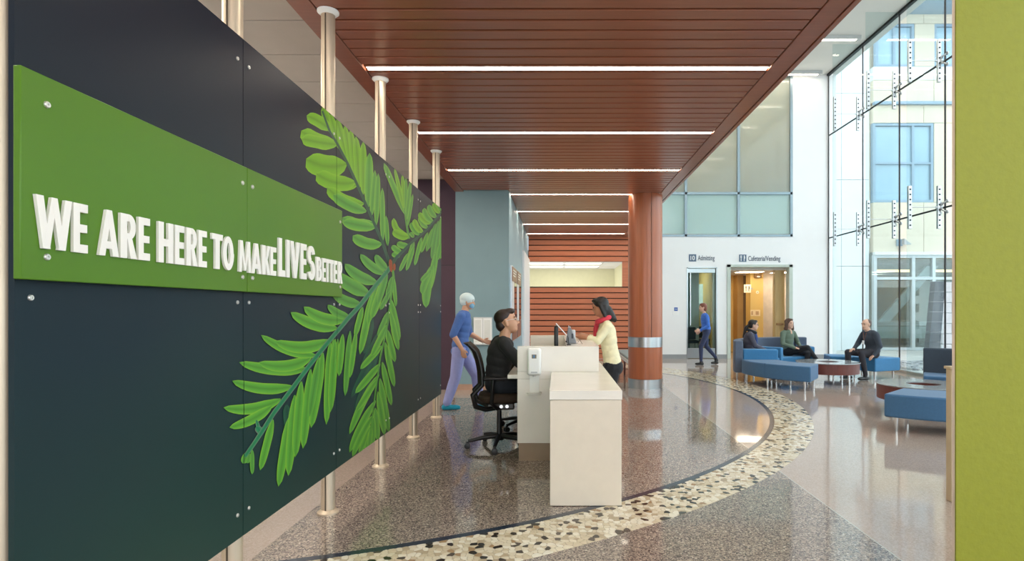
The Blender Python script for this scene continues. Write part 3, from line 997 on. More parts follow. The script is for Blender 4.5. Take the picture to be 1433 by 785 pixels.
facade(bx0, bx1, zz(33), zz(5), STU, 6)
facade(bx0, bx1, zz(5), 18, STW, 6)
MB().box((bx0, FY - 1.2, zz(20)), (bx1, FY + .0, zz(12))).build('canopy', WFR, bd)
# ground floor glazing
gz0, gz1 = zz(490), zl
GLB = glass_mat('shop_glass', (0.72, 0.80, 0.80), 2.2)
gf = MB()
for px in (1224, 1277.5, 1306, 1345, 1390):
    gf.box((xx_(px) - .055, FY - .05, gz0), (xx_(px) + .055, FY + .1, gz1))
for py in (359, 389.5, 488):
    gf.box((bx0, FY - .045, zz(py) - .05), (bx1, FY + .095, zz(py) + .05))
gfo = gf.build('glazing_frame', mat('frame_white_grey', (200, 208, 212), .4, var=.03), bd)
for a, b2 in ((1225, 1276.5), (1278.5, 1305), (1307, 1344), (1346, 1389)):
    for c2, e2 in ((388.5, 360), (487, 390.5)):
        MB().box((xx_(a) + .06, FY + .02, zz(c2) + .055), (xx_(b2) - .06, FY + .035, zz(e2) - .055)).build('pane', GLB, gfo)
mb = MB()
a = Vector((xx_(1230), FY + .12, zz(452))); b2 = Vector((xx_(1300), FY + .12, zz(372)))
mb.prism([a, a + Vector((.42, 0, 0)), b2 + Vector((.42, 0, 0)), b2], (0, .12, 0))
mb.build('diagonal_brace', STW, bd)
MB().box((bx0 + .1, FY + .26, zz(456)), (bx1, FY + .30, zz(450))).build('handrail', STW, bd)
MB().box((bx0 + .1, FY + .27, zz(474)), (bx1, FY + .29, zz(457))).build('rail_panel', mat('rail_panel', (198, 212, 208), .3, var=.03), bd)
c = on_Y(1262, 340, FY - .12)
t = thing('flood_light', 'small grey flood light on the beige facade', 'lamp', c)
MB().box((c.x - .14, FY - .10, c.z - .10), (c.x + .05, FY - .001, c.z + .14)).build('mount', WFR, t, bevel=.01)
MB().prism([(c.x, FY - .28, c.z - .06), (c.x + .26, FY - .28, c.z - .06), (c.x, FY - .28, c.z + .14)], (0, .18, 0)).build('head', mat('lamp_grey', (168, 172, 174), .4), t)
# white panel facade further back, left of the beige building
wf = thing('white_facade', 'plain white panel facade beside the beige building', 'building', (9.6, 20.75, 0))
WP = mat('white_facade_panel', (228, 234, 238), .5, var=.015, nscale=1.5)
for i in range(3):
    zp = [-.03, 3.0, 6.1, 9.2, 14.0]
    for za, zb in zip(zp, zp[1:]):
        MB().box((8.13 + i * 1.0 + .008, 20.75, za + .008), (8.13 + (i + 1) * 1.0 - .008, 21.0, zb - .008)).build('facade_panel', WP, wf)
# leaning stone pier and stone wall in front of the glazing
ST1 = mat('stone_dark', (84, 86, 94), .8, var=.12, nscale=6, bump=.3, bscale=20)
ST2 = mat('stone_pale', (200, 196, 198), .8, var=.08, nscale=5, bump=.25, bscale=20)
sp_ = thing('stone_pier', 'leaning dark stone pier outside in front of the glazed ground floor', 'pier', (11.2, 16.5, 0))
PY = 16.6
for k in range(8):
    y0, y1 = 507 - k * 14.2, 507 - (k + 1) * 14.2
    def edge(y):
        u = (507 - y) / 113.0
        return 1298 + 11 * u, 1314 + 9 * u
    a0, b0 = edge(y0); a1, b1 = edge(y1 + .5)
    mb = MB().prism([on_Y(a0, y0, PY), on_Y(b0, y0, PY), on_Y(b1, y1 + .5, PY), on_Y(a1, y1 + .5, PY)], (0, .22, 0))
    mb.build('stone_block', ST1, sp_)
sw = thing('stone_wall', 'pale coursed stone wall outside beyond the dark pier', 'wall', (12.5, 18.2, 0))
PY = 18.2
for k in range(7):
    y0, y1 = 496 - k * 14.5, 496 - (k + 1) * 14.5
    off = 0 if k % 2 else 14
    for q in range(4):
        a, b2 = 1318 + off + (q - 1) * 26, 1318 + off + q * 26
        if b2 < 1322: continue
        a = max(a, 1317)
        p0 = on_Y(a + .5, y0 - .5, PY); p1 = on_Y(b2 - .3, y1 + .3, PY)
        MB().box((p0.x, PY, max(p0.z, -.03)), (p1.x, PY + .4, p1.z)).build('stone_block', ST2, sw)
gb = MB()
for i in range(2600):
    x = rng.uniform(8.6, 12.5); y = rng.uniform(14.0, 16.2)
    r = rng.uniform(.03, .07)
    n = 5
    gb.mi = rng.randrange(3)
    gb.prism([(x + r * math.cos(2 * PI * q / n + i), y + r * math.sin(2 * PI * q / n + i), -.029) for q in range(n)], (rng.uniform(-.01, .01), 0, r * .8))
go = gb.build('gravel_bed', [mat('gravel_a', (168, 170, 174), .9), mat('gravel_b', (136, 138, 144), .9), mat('gravel_c', (196, 194, 192), .9)])
tag(go, 'grey gravel bed outside at the foot of the stone pier', 'gravel', kind='stuff')

# ================================================================== LIME WALL AND TAN PARTITION
GWY = 2.5
gx = (1338 - VX) / F * GWY
lwl = box('wall_lime', (gx, GWY, 0), (gx + 1.3, GWY + .008, 3.5), LIME)
struct(lwl, 'textured lime green wall end close to the viewer', 'wall')
MB().box((gx, GWY + .0085, 0), (gx + 1.3, GWY + .026, 3.5)).build('edge_trim', PINKEDGE, lwl)
pt = thing('low_partition', 'low tan partition standing behind the lime green wall', 'partition', (3.5, 4.4, 0))
MB().box((2.948, 4.35, .0), (4.1, 4.41, 1.0)).build('panel', TAN, pt, bevel=.006)
MB().box((2.94, 4.34, 1.0005), (4.11, 4.42, 1.02)).build('cap', TAN, pt)

# ================================================================== COLUMN
cc = (1.62, 10.85)
cr = .317
t = thing('column', 'round wood clad column with steel band and steel foot', 'column', (cc[0], cc[1], 0))
MB().lathe((cc[0], cc[1], 0), [(cr + .006, 0), (cr + .006, .165)], 48).build('steel_foot', STEEL, t, smooth=40)
zb0 = H - (486 - VY) / F * 10.6; zb1 = H - (472 - VY) / F * 10.6
MB().lathe((cc[0], cc[1], 0), [(cr, .168), (cr, zb0 - .002)], 48).build('lower_shaft', WOODC, t, smooth=40)
MB().lathe((cc[0], cc[1], 0), [(cr + .005, zb0), (cr + .005, zb1)], 48).build('steel_band', STEEL, t, smooth=40)
MB().lathe((cc[0], cc[1], 0), [(cr, zb1 + .002), (cr, CZ - .002)], 48).build('upper_shaft', WOODC, t, smooth=40)
for a in (-1.35,):
    x, y = cc[0] + (cr + .002) * math.cos(a), cc[1] + (cr + .002) * math.sin(a)
    MB().box((x - .003, y - .003, zb1), (x + .003, y + .003, CZ - .002)).build('shaft_seam', DARKGAP, t)
# bench behind the column
t = thing('passage_bench', 'long grey padded bench with white frame behind the column', 'bench', (1.62, 12.6, 0))
MB().box((1.40, 11.5, .34), (1.90, 14.2, .42)).build('frame', WHITEP, t, bevel=.01)
MB().box((1.405, 11.505, .422), (1.895, 14.195, .47)).build('cushion', mat('bench_grey', (132, 146, 146), .5), t, bevel=.015)
for x in (1.46, 1.84):
    for y in (11.6, 12.85, 14.1):
        MB().box((x - .02, y - .02, 0), (x + .02, y + .02, .34)).build('leg', WOODT, t)

# ================================================================== MURAL SCREEN
PX = -1.57
PZ0, PZ1 = 0.325, 2.795
PJ = [1.667, 2.878, 4.088, 5.298, 6.508, 7.725]
ms = thing('mural_screen', 'dark mural screen with printed green leaves, green slogan board and metal posts', 'screen', (-1.64, 4.7, 0))
def mural_mat():
    m = bpy.data.materials.new('mural_print')
    m.use_nodes = True
    t = m.node_tree; L = t.links.new
    b = t.nodes['Principled BSDF']
    g = t.nodes.new('ShaderNodeNewGeometry')
    sp = t.nodes.new('ShaderNodeSeparateXYZ'); L(g.outputs['Position'], sp.inputs[0])
    mr = t.nodes.new('ShaderNodeMapRange'); mr.inputs[1].default_value = .3; mr.inputs[2].default_value = 2.8
    L(sp.outputs[2], mr.inputs[0])
    n = t.nodes.new('ShaderNodeTexNoise'); n.inputs['Scale'].default_value = .7; n.inputs['Detail'].default_value = 1
    L(g.outputs['Position'], n.inputs['Vector'])
    ad = t.nodes.new('ShaderNodeMath'); ad.operation = 'MULTIPLY_ADD'; ad.inputs[1].default_value = .5; ad.inputs[2].default_value = -.25
    L(n.outputs['Fac'], ad.inputs[0])
    a2 = t.nodes.new('ShaderNodeMath'); a2.operation = 'ADD'; L(mr.outputs[0], a2.inputs[0]); L(ad.outputs[0], a2.inputs[1])
    r = t.nodes.new('ShaderNodeValToRGB')
    e = r.color_ramp.elements
    e[0].position = 0.05; e[0].color = lin((34, 60, 54))
    e[1].position = 0.95; e[1].color = lin((24, 30, 44))
    q = e.new(.45); q.color = lin((28, 45, 53))
    L(a2.outputs[0], r.inputs[0]); L(r.outputs[0], b.inputs['Base Color'])
    b.inputs['Roughness'].default_value = .36
    b.inputs['Specular IOR Level'].default_value = .16
    return m
MUR = mural_mat()
panels = []
for a, b2 in zip(PJ, PJ[1:]):
    panels.append(MB().box((PX - .018, a + .0025, PZ0), (PX, b2 - .0025, PZ1)).build('panel', MUR, ms))
BOLT = mat('steel_cap', (214, 214, 210), .3, metal=.7, var=.04)
bolt_me = None
def bolt(X, Y, Z, parent, r=.011):
    global bolt_me
    if bolt_me is None:
        o = MB().lathe((0, 0, 0), [(1, 0), (1, .35), (.8, .6), (.35, .6), (.3, .35)], 14, 'X').build('bolt', BOLT, parent, smooth=40)
        bolt_me = o.data
    else:
        o = inst('bolt', bolt_me, parent)
    o.location = (X, Y, Z); o.scale = (r, r, r)
for i, p in enumerate(panels):
    for yy in (PJ[i] + .052, PJ[i + 1] - .052):
        for z in (PZ0 + .12, 1.50, 1.42, PZ1 - .12) if i >= 3 else (PZ0 + .12, 1.485, PZ1 - .12):
            if i < 1 and yy < 2 and z > 1.4 and z > 2.5: pass
            bolt(PX, yy, z, p, .0095)
# posts with flanges
for i, y in enumerate(PJ):
    yc = y + .04
    xc = -1.645
    po = MB().tube([(xc, yc, .02), (xc, yc, CZ - .005)], .048, 24).build('post', ALU, ms, smooth=40)
    MB().lathe((xc, yc, 0), [(.075, 0), (.075, .012), (.052, .03)], 24).build('floor_flange', ALU, po, smooth=30)
    MB().lathe((xc, yc, CZ - .035), [(.052, 0), (.075, .02), (.075, .031)], 24).build('ceiling_flange', WHITEP, po, smooth=30)
    MB().box((xc - .004, yc - .0515, .03), (xc + .004, yc - .0465, CZ - .04)).build('groove', GROOVE, po)
    MB().box((xc + .035, yc - .01, 1.40), (PX - .019, yc + .01, 1.52)).build('bracket', ALU, po)
    MB().box((xc + .035, yc - .01, 2.60), (PX - .019, yc + .01, 2.70)).build('bracket', ALU, po)

# ---- printed leaves: outlines in the plane of the screen
def leafmat(name, c0, c1):
    m = bpy.data.materials.new(name); m.use_nodes = True
    t = m.node_tree; L = t.links.new
    b = t.nodes['Principled BSDF']
    at = t.nodes.new('ShaderNodeAttribute'); at.attribute_name = 'edge'
    r = t.nodes.new('ShaderNodeValToRGB')
    e = r.color_ramp.elements
    e[0].position = .0; e[0].color = lin(tuple(v * .86 for v in c0))
    e[1].position = 1.0; e[1].color = lin(c1)
    q = e.new(.25); q.color = lin(c0)
    q = e.new(.8); q.color = lin(tuple((u + v) / 2 for u, v in zip(c0, c1)))
    L(at.outputs['Fac'], r.inputs[0])
    n = t.nodes.new('ShaderNodeTexNoise'); n.inputs['Scale'].default_value = 9
    g = t.nodes.new('ShaderNodeNewGeometry'); L(g.outputs['Position'], n.inputs['Vector'])
    mx = t.nodes.new('ShaderNodeMix'); mx.data_type = 'RGBA'; mx.blend_type = 'MULTIPLY'
    mx.inputs[0].default_value = .35
    L(r.outputs[0], mx.inputs[6]); L(n.outputs['Color'], mx.inputs[7])
    r3 = t.nodes.new('ShaderNodeValToRGB'); r3.color_ramp.elements[0].color = (.8, .82, .75, 1); r3.color_ramp.elements[1].color = (1.25, 1.2, 1.1, 1)
    L(n.outputs['Fac'], r3.inputs[0]); L(r3.outputs[0], mx.inputs[7])
    L(mx.outputs[2], b.inputs['Base Color'])
    b.inputs['Roughness'].default_value = .36
    b.inputs['Specular IOR Level'].default_value = .16
    return m
LG = {'y': leafmat('leaf_yellow_green', (106, 162, 24), (128, 180, 36)),
      'g': leafmat('leaf_green', (84, 150, 56), (128, 176, 54)),
      'd': leafmat('leaf_deep', (80, 142, 60), (110, 164, 58)),
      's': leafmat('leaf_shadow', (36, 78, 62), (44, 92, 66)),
      't': leafmat('leaf_stem', (40, 124, 82), (128, 118, 112)),
      'r': leafmat('leaf_bud', (150, 62, 30), (110, 80, 40))}
leaf_n = [0]
def on_panel(px, py):
    return on_X(px, py, PX)
def ribbon(mid, hw, key, name='leaf_print', blunt=False):
    """mid: centre line traced in picture pixels, hw: half widths in pixels; mapped onto the screen plane"""
    leaf_n[0] += 1
    X = PX + .0006 + leaf_n[0] * .00003
    bm = bmesh.new()
    lay = bm.verts.layers.float.new('edge')
    rows = []
    n = len(mid)
    for i in range(n):
        d = (mid[min(i + 1, n - 1)] - mid[max(i - 1, 0)]).normalized()
        nn = Vector((-d.y, d.x))
        row = []
        for s, e in ((-1, 1.0), (-.55, .35), (0, 0), (.55, .35), (1, 1.0)):
            q = mid[i] + nn * hw[i] * s
            w3 = on_panel(min(q.x, 700), q.y)
            v = bm.verts.new((X, w3.y, w3.z)); v[lay] = e
            row.append(v)
        rows.append(row)
    for a, b2 in zip(rows, rows[1:]):
        for k in range(4):
            bm.faces.new((a[k], a[k + 1], b2[k + 1], b2[k]))
    def cut(co, no):
        bmesh.ops.bisect_plane(bm, geom=bm.verts[:] + bm.edges[:] + bm.faces[:], plane_co=co, plane_no=no, clear_outer=True)
    cut((0, 0, PZ1 - .001), (0, 0, 1)); cut((0, 0, PZ0 + .001), (0, 0, -1)); cut((0, PJ[-1] - .004, 0), (0, 1, 0))
    for j in PJ[1:-1]:
        for yy in (j - .003, j + .003):
            bmesh.ops.bisect_plane(bm, geom=bm.verts[:] + bm.edges[:] + bm.faces[:], plane_co=(0, yy, 0), plane_no=(0, 1, 0))
        bad = [f for f in bm.faces if abs(f.calc_center_median().y - j) < .0029]
        bmesh.ops.delete(bm, geom=bad, context='FACES')
    if not bm.faces:
        bm.free(); return
    bmesh.ops.recalc_face_normals(bm, faces=bm.faces)
    me = bpy.data.meshes.new(name)
    bm.to_mesh(me); bm.free()
    me.materials.append(LG[key])
    yc = sum(v.co.y for v in me.vertices) / len(me.vertices)
    i = max(0, min(len(panels) - 1, sum(1 for j in PJ[1:-1] if yc > j)))
    o = bpy.data.objects.new(name, me)
    link(o, panels[i])
    md = o.modifiers.new('solid', 'SOLIDIFY'); md.thickness = .0003; md.offset = -1
def leaf(bx, by, tx, ty, w, bow=0.0, key='g', blunt=.35):
    """base and tip in picture pixels, width in pixels, bow in fractions of length"""
    n = 12
    b2 = Vector((bx, by)); t2 = Vector((tx, ty)); d = t2 - b2
    nrm = Vector((-d.y, d.x))
    mid = []; hw = []
    for i in range(n + 1):
        u = i / n
        p = b2 + d * u + nrm * bow * 4 * u * (1 - u)
        mid.append(p)
        prof = (min(1, u / .28) ** .6 * .86 + .14) * (1 if u < 1 - blunt else max(0, 1 - ((u - (1 - blunt)) / blunt) ** 2) ** .5)
        hw.append(max(.08, w * .5 * prof))
    ribbon(mid, hw, key)
def stem(pts, w0, w1, key='t'):
    mid = [Vector(p) for p in pts]
    fine = []
    for a, b2 in zip(mid, mid[1:]):
        for k in range(3): fine.append(a.lerp(b2, k / 3))
    fine.append(mid[-1])
    n = len(fine)
    hw = [(w0 + (w1 - w0) * i / (n - 1)) * (VX - fine[i].x) / 1.57 for i in range(n)]
    ribbon(fine, hw, key, 'stem_print')
def crop(ox, oy, s):
    return lambda x, y: (ox + x / s, oy + y / s)
A = crop(300, 400, 2.617); B = crop(410, 140, 3.927); Cc = crop(470, 340, 4.906); D = crop(440, 470, 4.364); E = crop(520, 220, 5.609)
def leaves(cr, s, lst, key, wk=1.0):
    for q in lst:
        (bx, by, tx, ty, w) = q[:5]
        bow = q[5] if len(q) > 5 else 0
        k2 = q[6] if len(q) > 6 else key
        bl = q[7] if len(q) > 7 else .4
        leaf(*cr(bx, by), *cr(tx, ty), w * wk / s, bow, k2, bl)
# branch going up (behind), vertical leaves first
leaves(B, 3.927, [(232, 205, 160, 40, 46, 0, 'y'), (255, 270, 205, 78, 40, 0, 'y'), (300, 330, 240, 100, 40, 0, 'y'), (330, 400, 283, 140, 40, 0, 'y'), (345, 440, 315, 160, 40, 0, 'y'),
                  (365, 480, 345, 200, 44, 0, 'y'), (385, 520, 385, 228, 40, 0, 'y'), (412, 590, 420, 290, 46, .0, 'g'), (430, 640, 450, 385, 30, 0, 'g'), (456, 690, 468, 402, 30, 0, 'g'), (492, 780, 490, 482, 28, 0, 'g'), (520, 800, 510, 636, 24, 0, 'g')], 'y')
leaves(B, 3.927, [(205, 165, 74, 86, 52, .05, 'y', .3), (240, 240, 45, 168, 66, -.1, 'y', .2), (242, 245, 46, 212, 56, -.02, 'y', .2), (292, 352, 72, 322, 100, -.12, 'y', .3), (350, 470, 148, 440, 56, -.03, 'y', .2), (342, 452, 128, 402, 70, -.12, 'y', .2),
                  (388, 570, 188, 480, 52, -.12, 'y', .25), (402, 612, 220, 520, 50, -.06, 'g', .25), (440, 672, 272, 645, 56, -.16, 'g', .3), (450, 700, 275, 668, 48, -.02, 'g', .3), (486, 790, 328, 745, 50, -.12, 'g', .3)], 'y', 1.22)
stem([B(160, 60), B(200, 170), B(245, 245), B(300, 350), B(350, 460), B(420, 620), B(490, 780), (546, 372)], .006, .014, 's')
# small upright tuft
leaves(E, 5.609, [(262, 450, 95, 45, 44, 0, 'g', .25), (262, 440, 178, 85, 30, 0, 'y'), (264, 450, 240, 135, 32, 0, 'y'), (268, 470, 268, 160, 28, 0, 'g'), (270, 500, 305, 185, 32, 0, 'g'), (282, 540, 323, 288, 24, 0, 'g')], 'g')
stem([E(255, 400), E(272, 520), E(292, 640)], .006, .012, 'd')
# right branch
leaves(E, 5.609, [(330, 660, 292, 790, 34), (392, 630, 348, 800, 34), (440, 590, 388, 750, 32), (475, 560, 430, 742, 30), (500, 520, 450, 720, 30, 0, 'd'), (522, 500, 470, 800, 40, 0, 'd'), (545, 470, 505, 810, 40, 0, 'd'), (556, 440, 540, 800, 40, 0, 'g'), (560, 450, 556, 780, 24, 0, 'd')], 'g')
leaves(Cc, 4.906, [(495, 70, 436, 195, 28), (535, 20, 482, 190, 30), (575, 0, 540, 155, 26), (690, 60, 640, 330, 44, 0, 'g'), (665, 150, 618, 445, 62, .05, 'g'), (655, 180, 590, 350, 46, .05, 'g', .3), (718, 0, 696, 120, 30), (640, 200, 582, 262, 30, 0, 'g')], 'g')
leaves(E, 5.609, [(285, 610, 172, 478, 46, -.22, 'y', .3), (290, 625, 166, 575, 64, -.1, 'y', .3), (235, 745, 160, 692, 46, -.1, 'g', .3), (290, 690, 200, 668, 50, -.15, 'g', .3), (220, 775, 160, 752, 40, -.1, 'g', .3), (375, 610, 308, 512, 44, -.1, 'g', .3), (405, 590, 335, 485, 46, -.15, 'y', .3),
                  (440, 555, 380, 462, 44, -.15, 'g', .3), (462, 520, 375, 432, 46, -.15, 'y', .3), (485, 510, 412, 398, 44, -.15, 'g', .3), (508, 475, 450, 372, 44, -.12, 'g', .3), (535, 440, 488, 358, 40, -.1, 'y', .3), (330, 630, 300, 590, 30, 0, 'g', .3), (556, 420, 520, 375, 30, 0, 'd', .3)], 'g')
stem([(547, 372), E(190, 790), E(300, 680), E(430, 570), E(557, 418)], .016, .010, 's')
# hanging branch
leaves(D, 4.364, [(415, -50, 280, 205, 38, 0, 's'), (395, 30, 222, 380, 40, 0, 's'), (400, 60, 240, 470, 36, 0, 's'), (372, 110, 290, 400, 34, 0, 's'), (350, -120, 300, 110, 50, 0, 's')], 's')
leaves(D, 4.364, [(410, 60, 278, 203, 36), (400, 170, 248, 350, 40), (392, 235, 212, 600, 42, .03), (382, 265, 250, 462, 34), (372, 395, 212, 712, 42, .03), (360, 480, 230, 738, 36, .03), (352, 540, 270, 720, 34), (350, 560, 310, 700, 30),
                  (470, -60, 511, 85, 28), (440, -40, 490, 160, 38), (430, 40, 486, 312, 36), (412, 160, 468, 425, 36), (398, 260, 452, 590, 40), (385, 340, 425, 605, 38), (370, 440, 385, 640, 36), (358, 500, 355, 660, 30), (345, 560, 330, 680, 28)], 'g')
leaves(Cc, 4.906, [(372, 380, 435, 668, 42), (372, 470, 428, 737, 38), (392, 225, 410, 437, 26), (385, 230, 345, 380, 34, 0, 'd'), (372, 330, 300, 460, 34, 0, 'd'), (360, 470, 285, 640, 36, 0, 'd'), (350, 560, 240, 780, 40, 0, 'g')], 'g')
stem([(549, 377), Cc(395, 240), Cc(372, 400), Cc(352, 560), D(400, 130), D(372, 330), D(352, 480), D(338, 620)], .010, .004, 'd')
# main branch: hanging leaves, then rising leaves, then the stem
leaves(D, 4.364, [(50, 110, -6, 495, 46), (112, 20, 68, 540, 40), (140, 20, 92, 466, 34), (170, -10, 146, 246, 38), (215, -30, 184, 368, 36, 0, 'd'), (252, -30, 214, 256, 32), (25, 130, -40, 420, 34)], 'g')
leaves(Cc, 4.906, [(250, 335, 162, 765, 50), (285, 280, 215, 560, 44), (335, 240, 240, 520, 54), (350, 205, 285, 420, 40, 0, 'd'), (180, 440, 128, 640, 40)], 'g')
leaves(A, 2.617, [(212, 490, 165, 675, 28), (262, 435, 268, 525, 30, 0, 's'), (272, 480, 232, 735, 32), (292, 400, 268, 696, 34), (316, 350, 293, 628, 34), (350, 305, 322, 597, 32), (395, 245, 352, 520, 34), (380, 270, 345, 480, 26, 0, 'd'), (422, 205, 408, 508, 28), (440, 195, 423, 462, 28)], 'g')
leaves(A, 2.617, [(240, 415, 30, 446, 40, -.09, 'g', .5), (207, 440, 52, 519, 36, -.06, 'g', .5), (285, 368, 62, 348, 40, -.08, 'g', .5), (340, 303, 88, 280, 40, -.06, 'g', .5), (352, 262, 160, 280, 42, -.12, 'g', .5), (374, 256, 168, 180, 34, -.08, 'g', .5), (418, 198, 220, 202, 44, -.13, 'g', .5), (448, 155, 277, 97, 42, -.08, 'g', .5), (480, 122, 325, 76, 42, -.13, 'g', .5)], 'g')
leaves(Cc, 4.906, [(95, 510, -60, 425, 56, -.1, 'd', .5), (170, 420, -30, 335, 70, -.1, 'd', .5), (228, 350, -20, 200, 92, -.06, 'd', .5), (280, 270, 58, 143, 76, -.1, 'd', .5), (335, 212, 165, 77, 60, -.08, 'd', .5), (352, 185, 270, 80, 56, -.08, 'd', .5)], 'd')
leaves(A, 2.617, [(120, 610, 100, 650, 26, 0, 'd'), (135, 600, 135, 690, 16, 0, 'd'), (165, 545, 150, 490, 14, 0, 't'), (170, 540, 150, 515, 26, 0, 't'), (125, 615, 118, 650, 16, 0, 'd')], 'd')
stem([A(108, 625), A(140, 580), A(170, 535), A(215, 465), A(290, 365), A(350, 285), A(415, 205), A(470, 140), Cc(85, 510), Cc(160, 430), Cc(270, 290), Cc(345, 200), (547, 372)], .010, .020, 't')
leaf(*Cc(378, 200), *Cc(370, 110), 24 / 4.9, 0, 'r'); leaf(*Cc(398, 190), *Cc(398, 140), 18 / 4.9, 0, 'r')

# ---- green slogan board
GX = -1.53
GB = mat('green_acrylic', (80, 122, 28), .32, var=.05, nscale=1.2, spec=.25, coat=.08, coat_rough=.15)
gz0_, gz1_ = H + .0565 * 1.53, H + .455 * 1.53
gy = [F * 1.53 / (VX - 28), F * 1.53 / (VX - 346), F * 1.53 / (VX - 479)]
boards = []
for i in range(2):
    boards.append(MB().box((GX - .022, gy[i] + .0015, gz0_), (GX, gy[i + 1] - .0015, gz1_)).build('green_board', GB, ms, bevel=.003))
    boards[-1]['label'] = 'glossy green board carrying white raised letters'
for i, b2 in enumerate(boards):
    for yy in (gy[i] + .085 if i == 0 else gy[i] + .045, gy[i + 1] - .045):
        for z in (gz0_ + .07, gz1_ - .085):
            MB().tube([(PX, yy, z), (GX - .022, yy, z)], .009, 10).build('standoff', BOLT, b2)
            bolt(GX, yy, z, b2, .0105)
def ringsec(cx, cy, rx, ry, ix, iy, a0, a1, n=14):
    out = []
    for i in range(n):
        q = [R(a0 + (a1 - a0) * (i + k) / n) for k in (0, 1)]
        out.append([(cx + rx * math.cos(q[0]), cy + ry * math.sin(q[0])), (cx + rx * math.cos(q[1]), cy + ry * math.sin(q[1])),
                    (cx + ix * math.cos(q[1]), cy + iy * math.sin(q[1])), (cx + ix * math.cos(q[0]), cy + iy * math.sin(q[0]))])
    return out
def rc_(x0, x1, y0, y1): return [(x0, y0), (x1, y0), (x1, y1), (x0, y1)]
GLY = {
    'E': [rc_(0, .44, 0, 1), rc_(.44, 1, 0, .17), rc_(.44, .95, .415, .58), rc_(.44, 1, .83, 1)],
    'H': [rc_(0, .35, 0, 1), rc_(.65, 1, 0, 1), rc_(.35, .65, .41, .59)],
    'T': [rc_(0, 1, .83, 1), rc_(.30, .70, 0, .83)],
    'L': [rc_(0, .48, 0, 1), rc_(.48, 1, 0, .17)],
    'I': [rc_(.08, .92, 0, 1)],
    'A': [[(0, 0), (.30, 0), (.63, 1), (.36, 1)], [(.70, 0), (1, 0), (.64, 1), (.37, 1)], rc_(.28, .72, .16, .32)],
    'V': [[(0, 1), (.34, 1), (.64, 0), (.36, 0)], [(.66, 1), (1, 1), (.64, 0), (.36, 0)]],
    'W': [[(0, 1), (.20, 1), (.39, 0), (.19, 0)], [(.19, 0), (.37, 0), (.58, 1), (.42, 1)], [(.42, 1), (.58, 1), (.81, 0), (.63, 0)], [(.61, 0), (.81, 0), (1, 1), (.80, 1)]],
    'M': [[(0, 0), (.22, 0), (.28, 1), (.08, 1)], [(.78, 0), (1, 0), (.92, 1), (.72, 1)], [(.08, 1), (.30, 1), (.56, .05), (.44, .05)], [(.70, 1), (.92, 1), (.56, .05), (.44, .05)]],
    'K': [rc_(0, .40, 0, 1), [(.34, .46), (.46, .62), (.66, 1), (1, 1), (.62, .48)], [(.34, .52), (.62, .56), (1, 0), (.64, 0)]],
    'O': ringsec(.5, .5, .5, .5, .17, .31, 0, 360, 28),
    'R': [rc_(0, .40, 0, 1), rc_(.40, .50, .84, 1), rc_(.40, .50, .42, .57)] + ringsec(.48, .71, .46, .29, .12, .14, -90, 90) + [[(.40, .44), (.68, .46), (1, 0), (.60, 0)]],
    'B': [rc_(0, .40, 0, 1), rc_(.40, .5, .85, 1), rc_(.40, .5, .44, .58), rc_(.40, .5, 0, .15)] + ringsec(.48, .745, .42, .255, .12, .115, -90, 90) + ringsec(.48, .285, .5, .285, .14, .14, -90, 90),
    'S': ringsec(.5, .725, .5, .275, .10, .10, 10, 265) + ringsec(.5, .285, .5, .285, .10, .11, 95, -165),
}
LETM = mat('letter_white', (240, 236, 230), .45, var=.012)
lz0, lz1, lz2 = H + .1178 * 1.53, H + .2195 * 1.53, H + .255 * 1.53
LX = GX + .001
def letter(ch, xa, xb, z1=lz1):
    ya, yb = F * 1.519 / (VX - xa), F * 1.519 / (VX - xb)
    ya += .09 * (yb - ya)
    mb = MB()
    for i, poly in enumerate(GLY[ch]):
        mb.prism([(LX + i * .00004, ya + (yb - ya) * u, lz0 + (z1 - lz0) * v) for u, v in poly], (.010 + i * .00004, 0, 0))
    o = mb.build('letter', LETM, boards[0] if (xa + xb) / 2 < 346 else boards[1])
for ch, xa, xb in (('W', 45, 101), ('E', 101, 123), ('A', 136, 166.5), ('R', 166.5, 191.5), ('E', 192.5, 210), ('H', 220, 242.5), ('E', 244, 258.2), ('R', 259.6, 276.3), ('E', 276.8, 289.6), ('T', 295.5, 312), ('O', 310.5, 327),
                   ('M', 333, 351.5), ('A', 350.8, 366), ('K', 366, 378.5), ('E', 377.8, 386.8), ('L', 389.5, 399.5), ('I', 400.5, 406), ('V', 405.2, 420), ('E', 420.4, 429.3), ('S', 429.6, 441),
                   ('B', 442.2, 450.2), ('E', 450.9, 456), ('T', 455.8, 461.6), ('T', 461.2, 467), ('E', 467.2, 472.2), ('R', 472.8, 479.2)):
    letter(ch, xa, xb, lz2 if 389 < xa < 441.5 else (lz1 if xa < 330 else H + .2165 * 1.53))

# ================================================================== RECEPTION DESK
rd = thing('reception_desk', 'white stepped reception desk with a low front counter', 'desk', (.05, 6.0, 0))
RY0, RY1 = 5.54, 7.96
MB().box((-.065, 4.262, 0.004), (.462, 5.53, .783)).build('low_counter_body', CREAM, rd, bevel=.003)
MB().box((-.070, 4.256, .785), (.467, RY1, .853)).build('low_counter_top', CREAMW, rd, bevel=.003)
MB().box((-.397, RY0, .17), (.383, RY0 + .09, .784)).build('end_panel_lower', CREAMW, rd, bevel=.003)
MB().box((-.397, RY0, .854), (.383, RY0 + .09, 1.096)).build('end_panel', CREAMW, rd, bevel=.003)
MB().box((-.397, RY0, .7845), (-.071, RY0 + .09, .8535)).build('end_panel_middle', CREAMW, rd)
MB().box((-.385, RY0 + .012, 0), (-.07, RY0 + .085, .169)).build('toe_kick', TOE, rd)
MB().box((-.385, RY1 - .09, .10), (.383, RY1, 1.096)).build('far_end_panel', CREAMW, rd, bevel=.003)
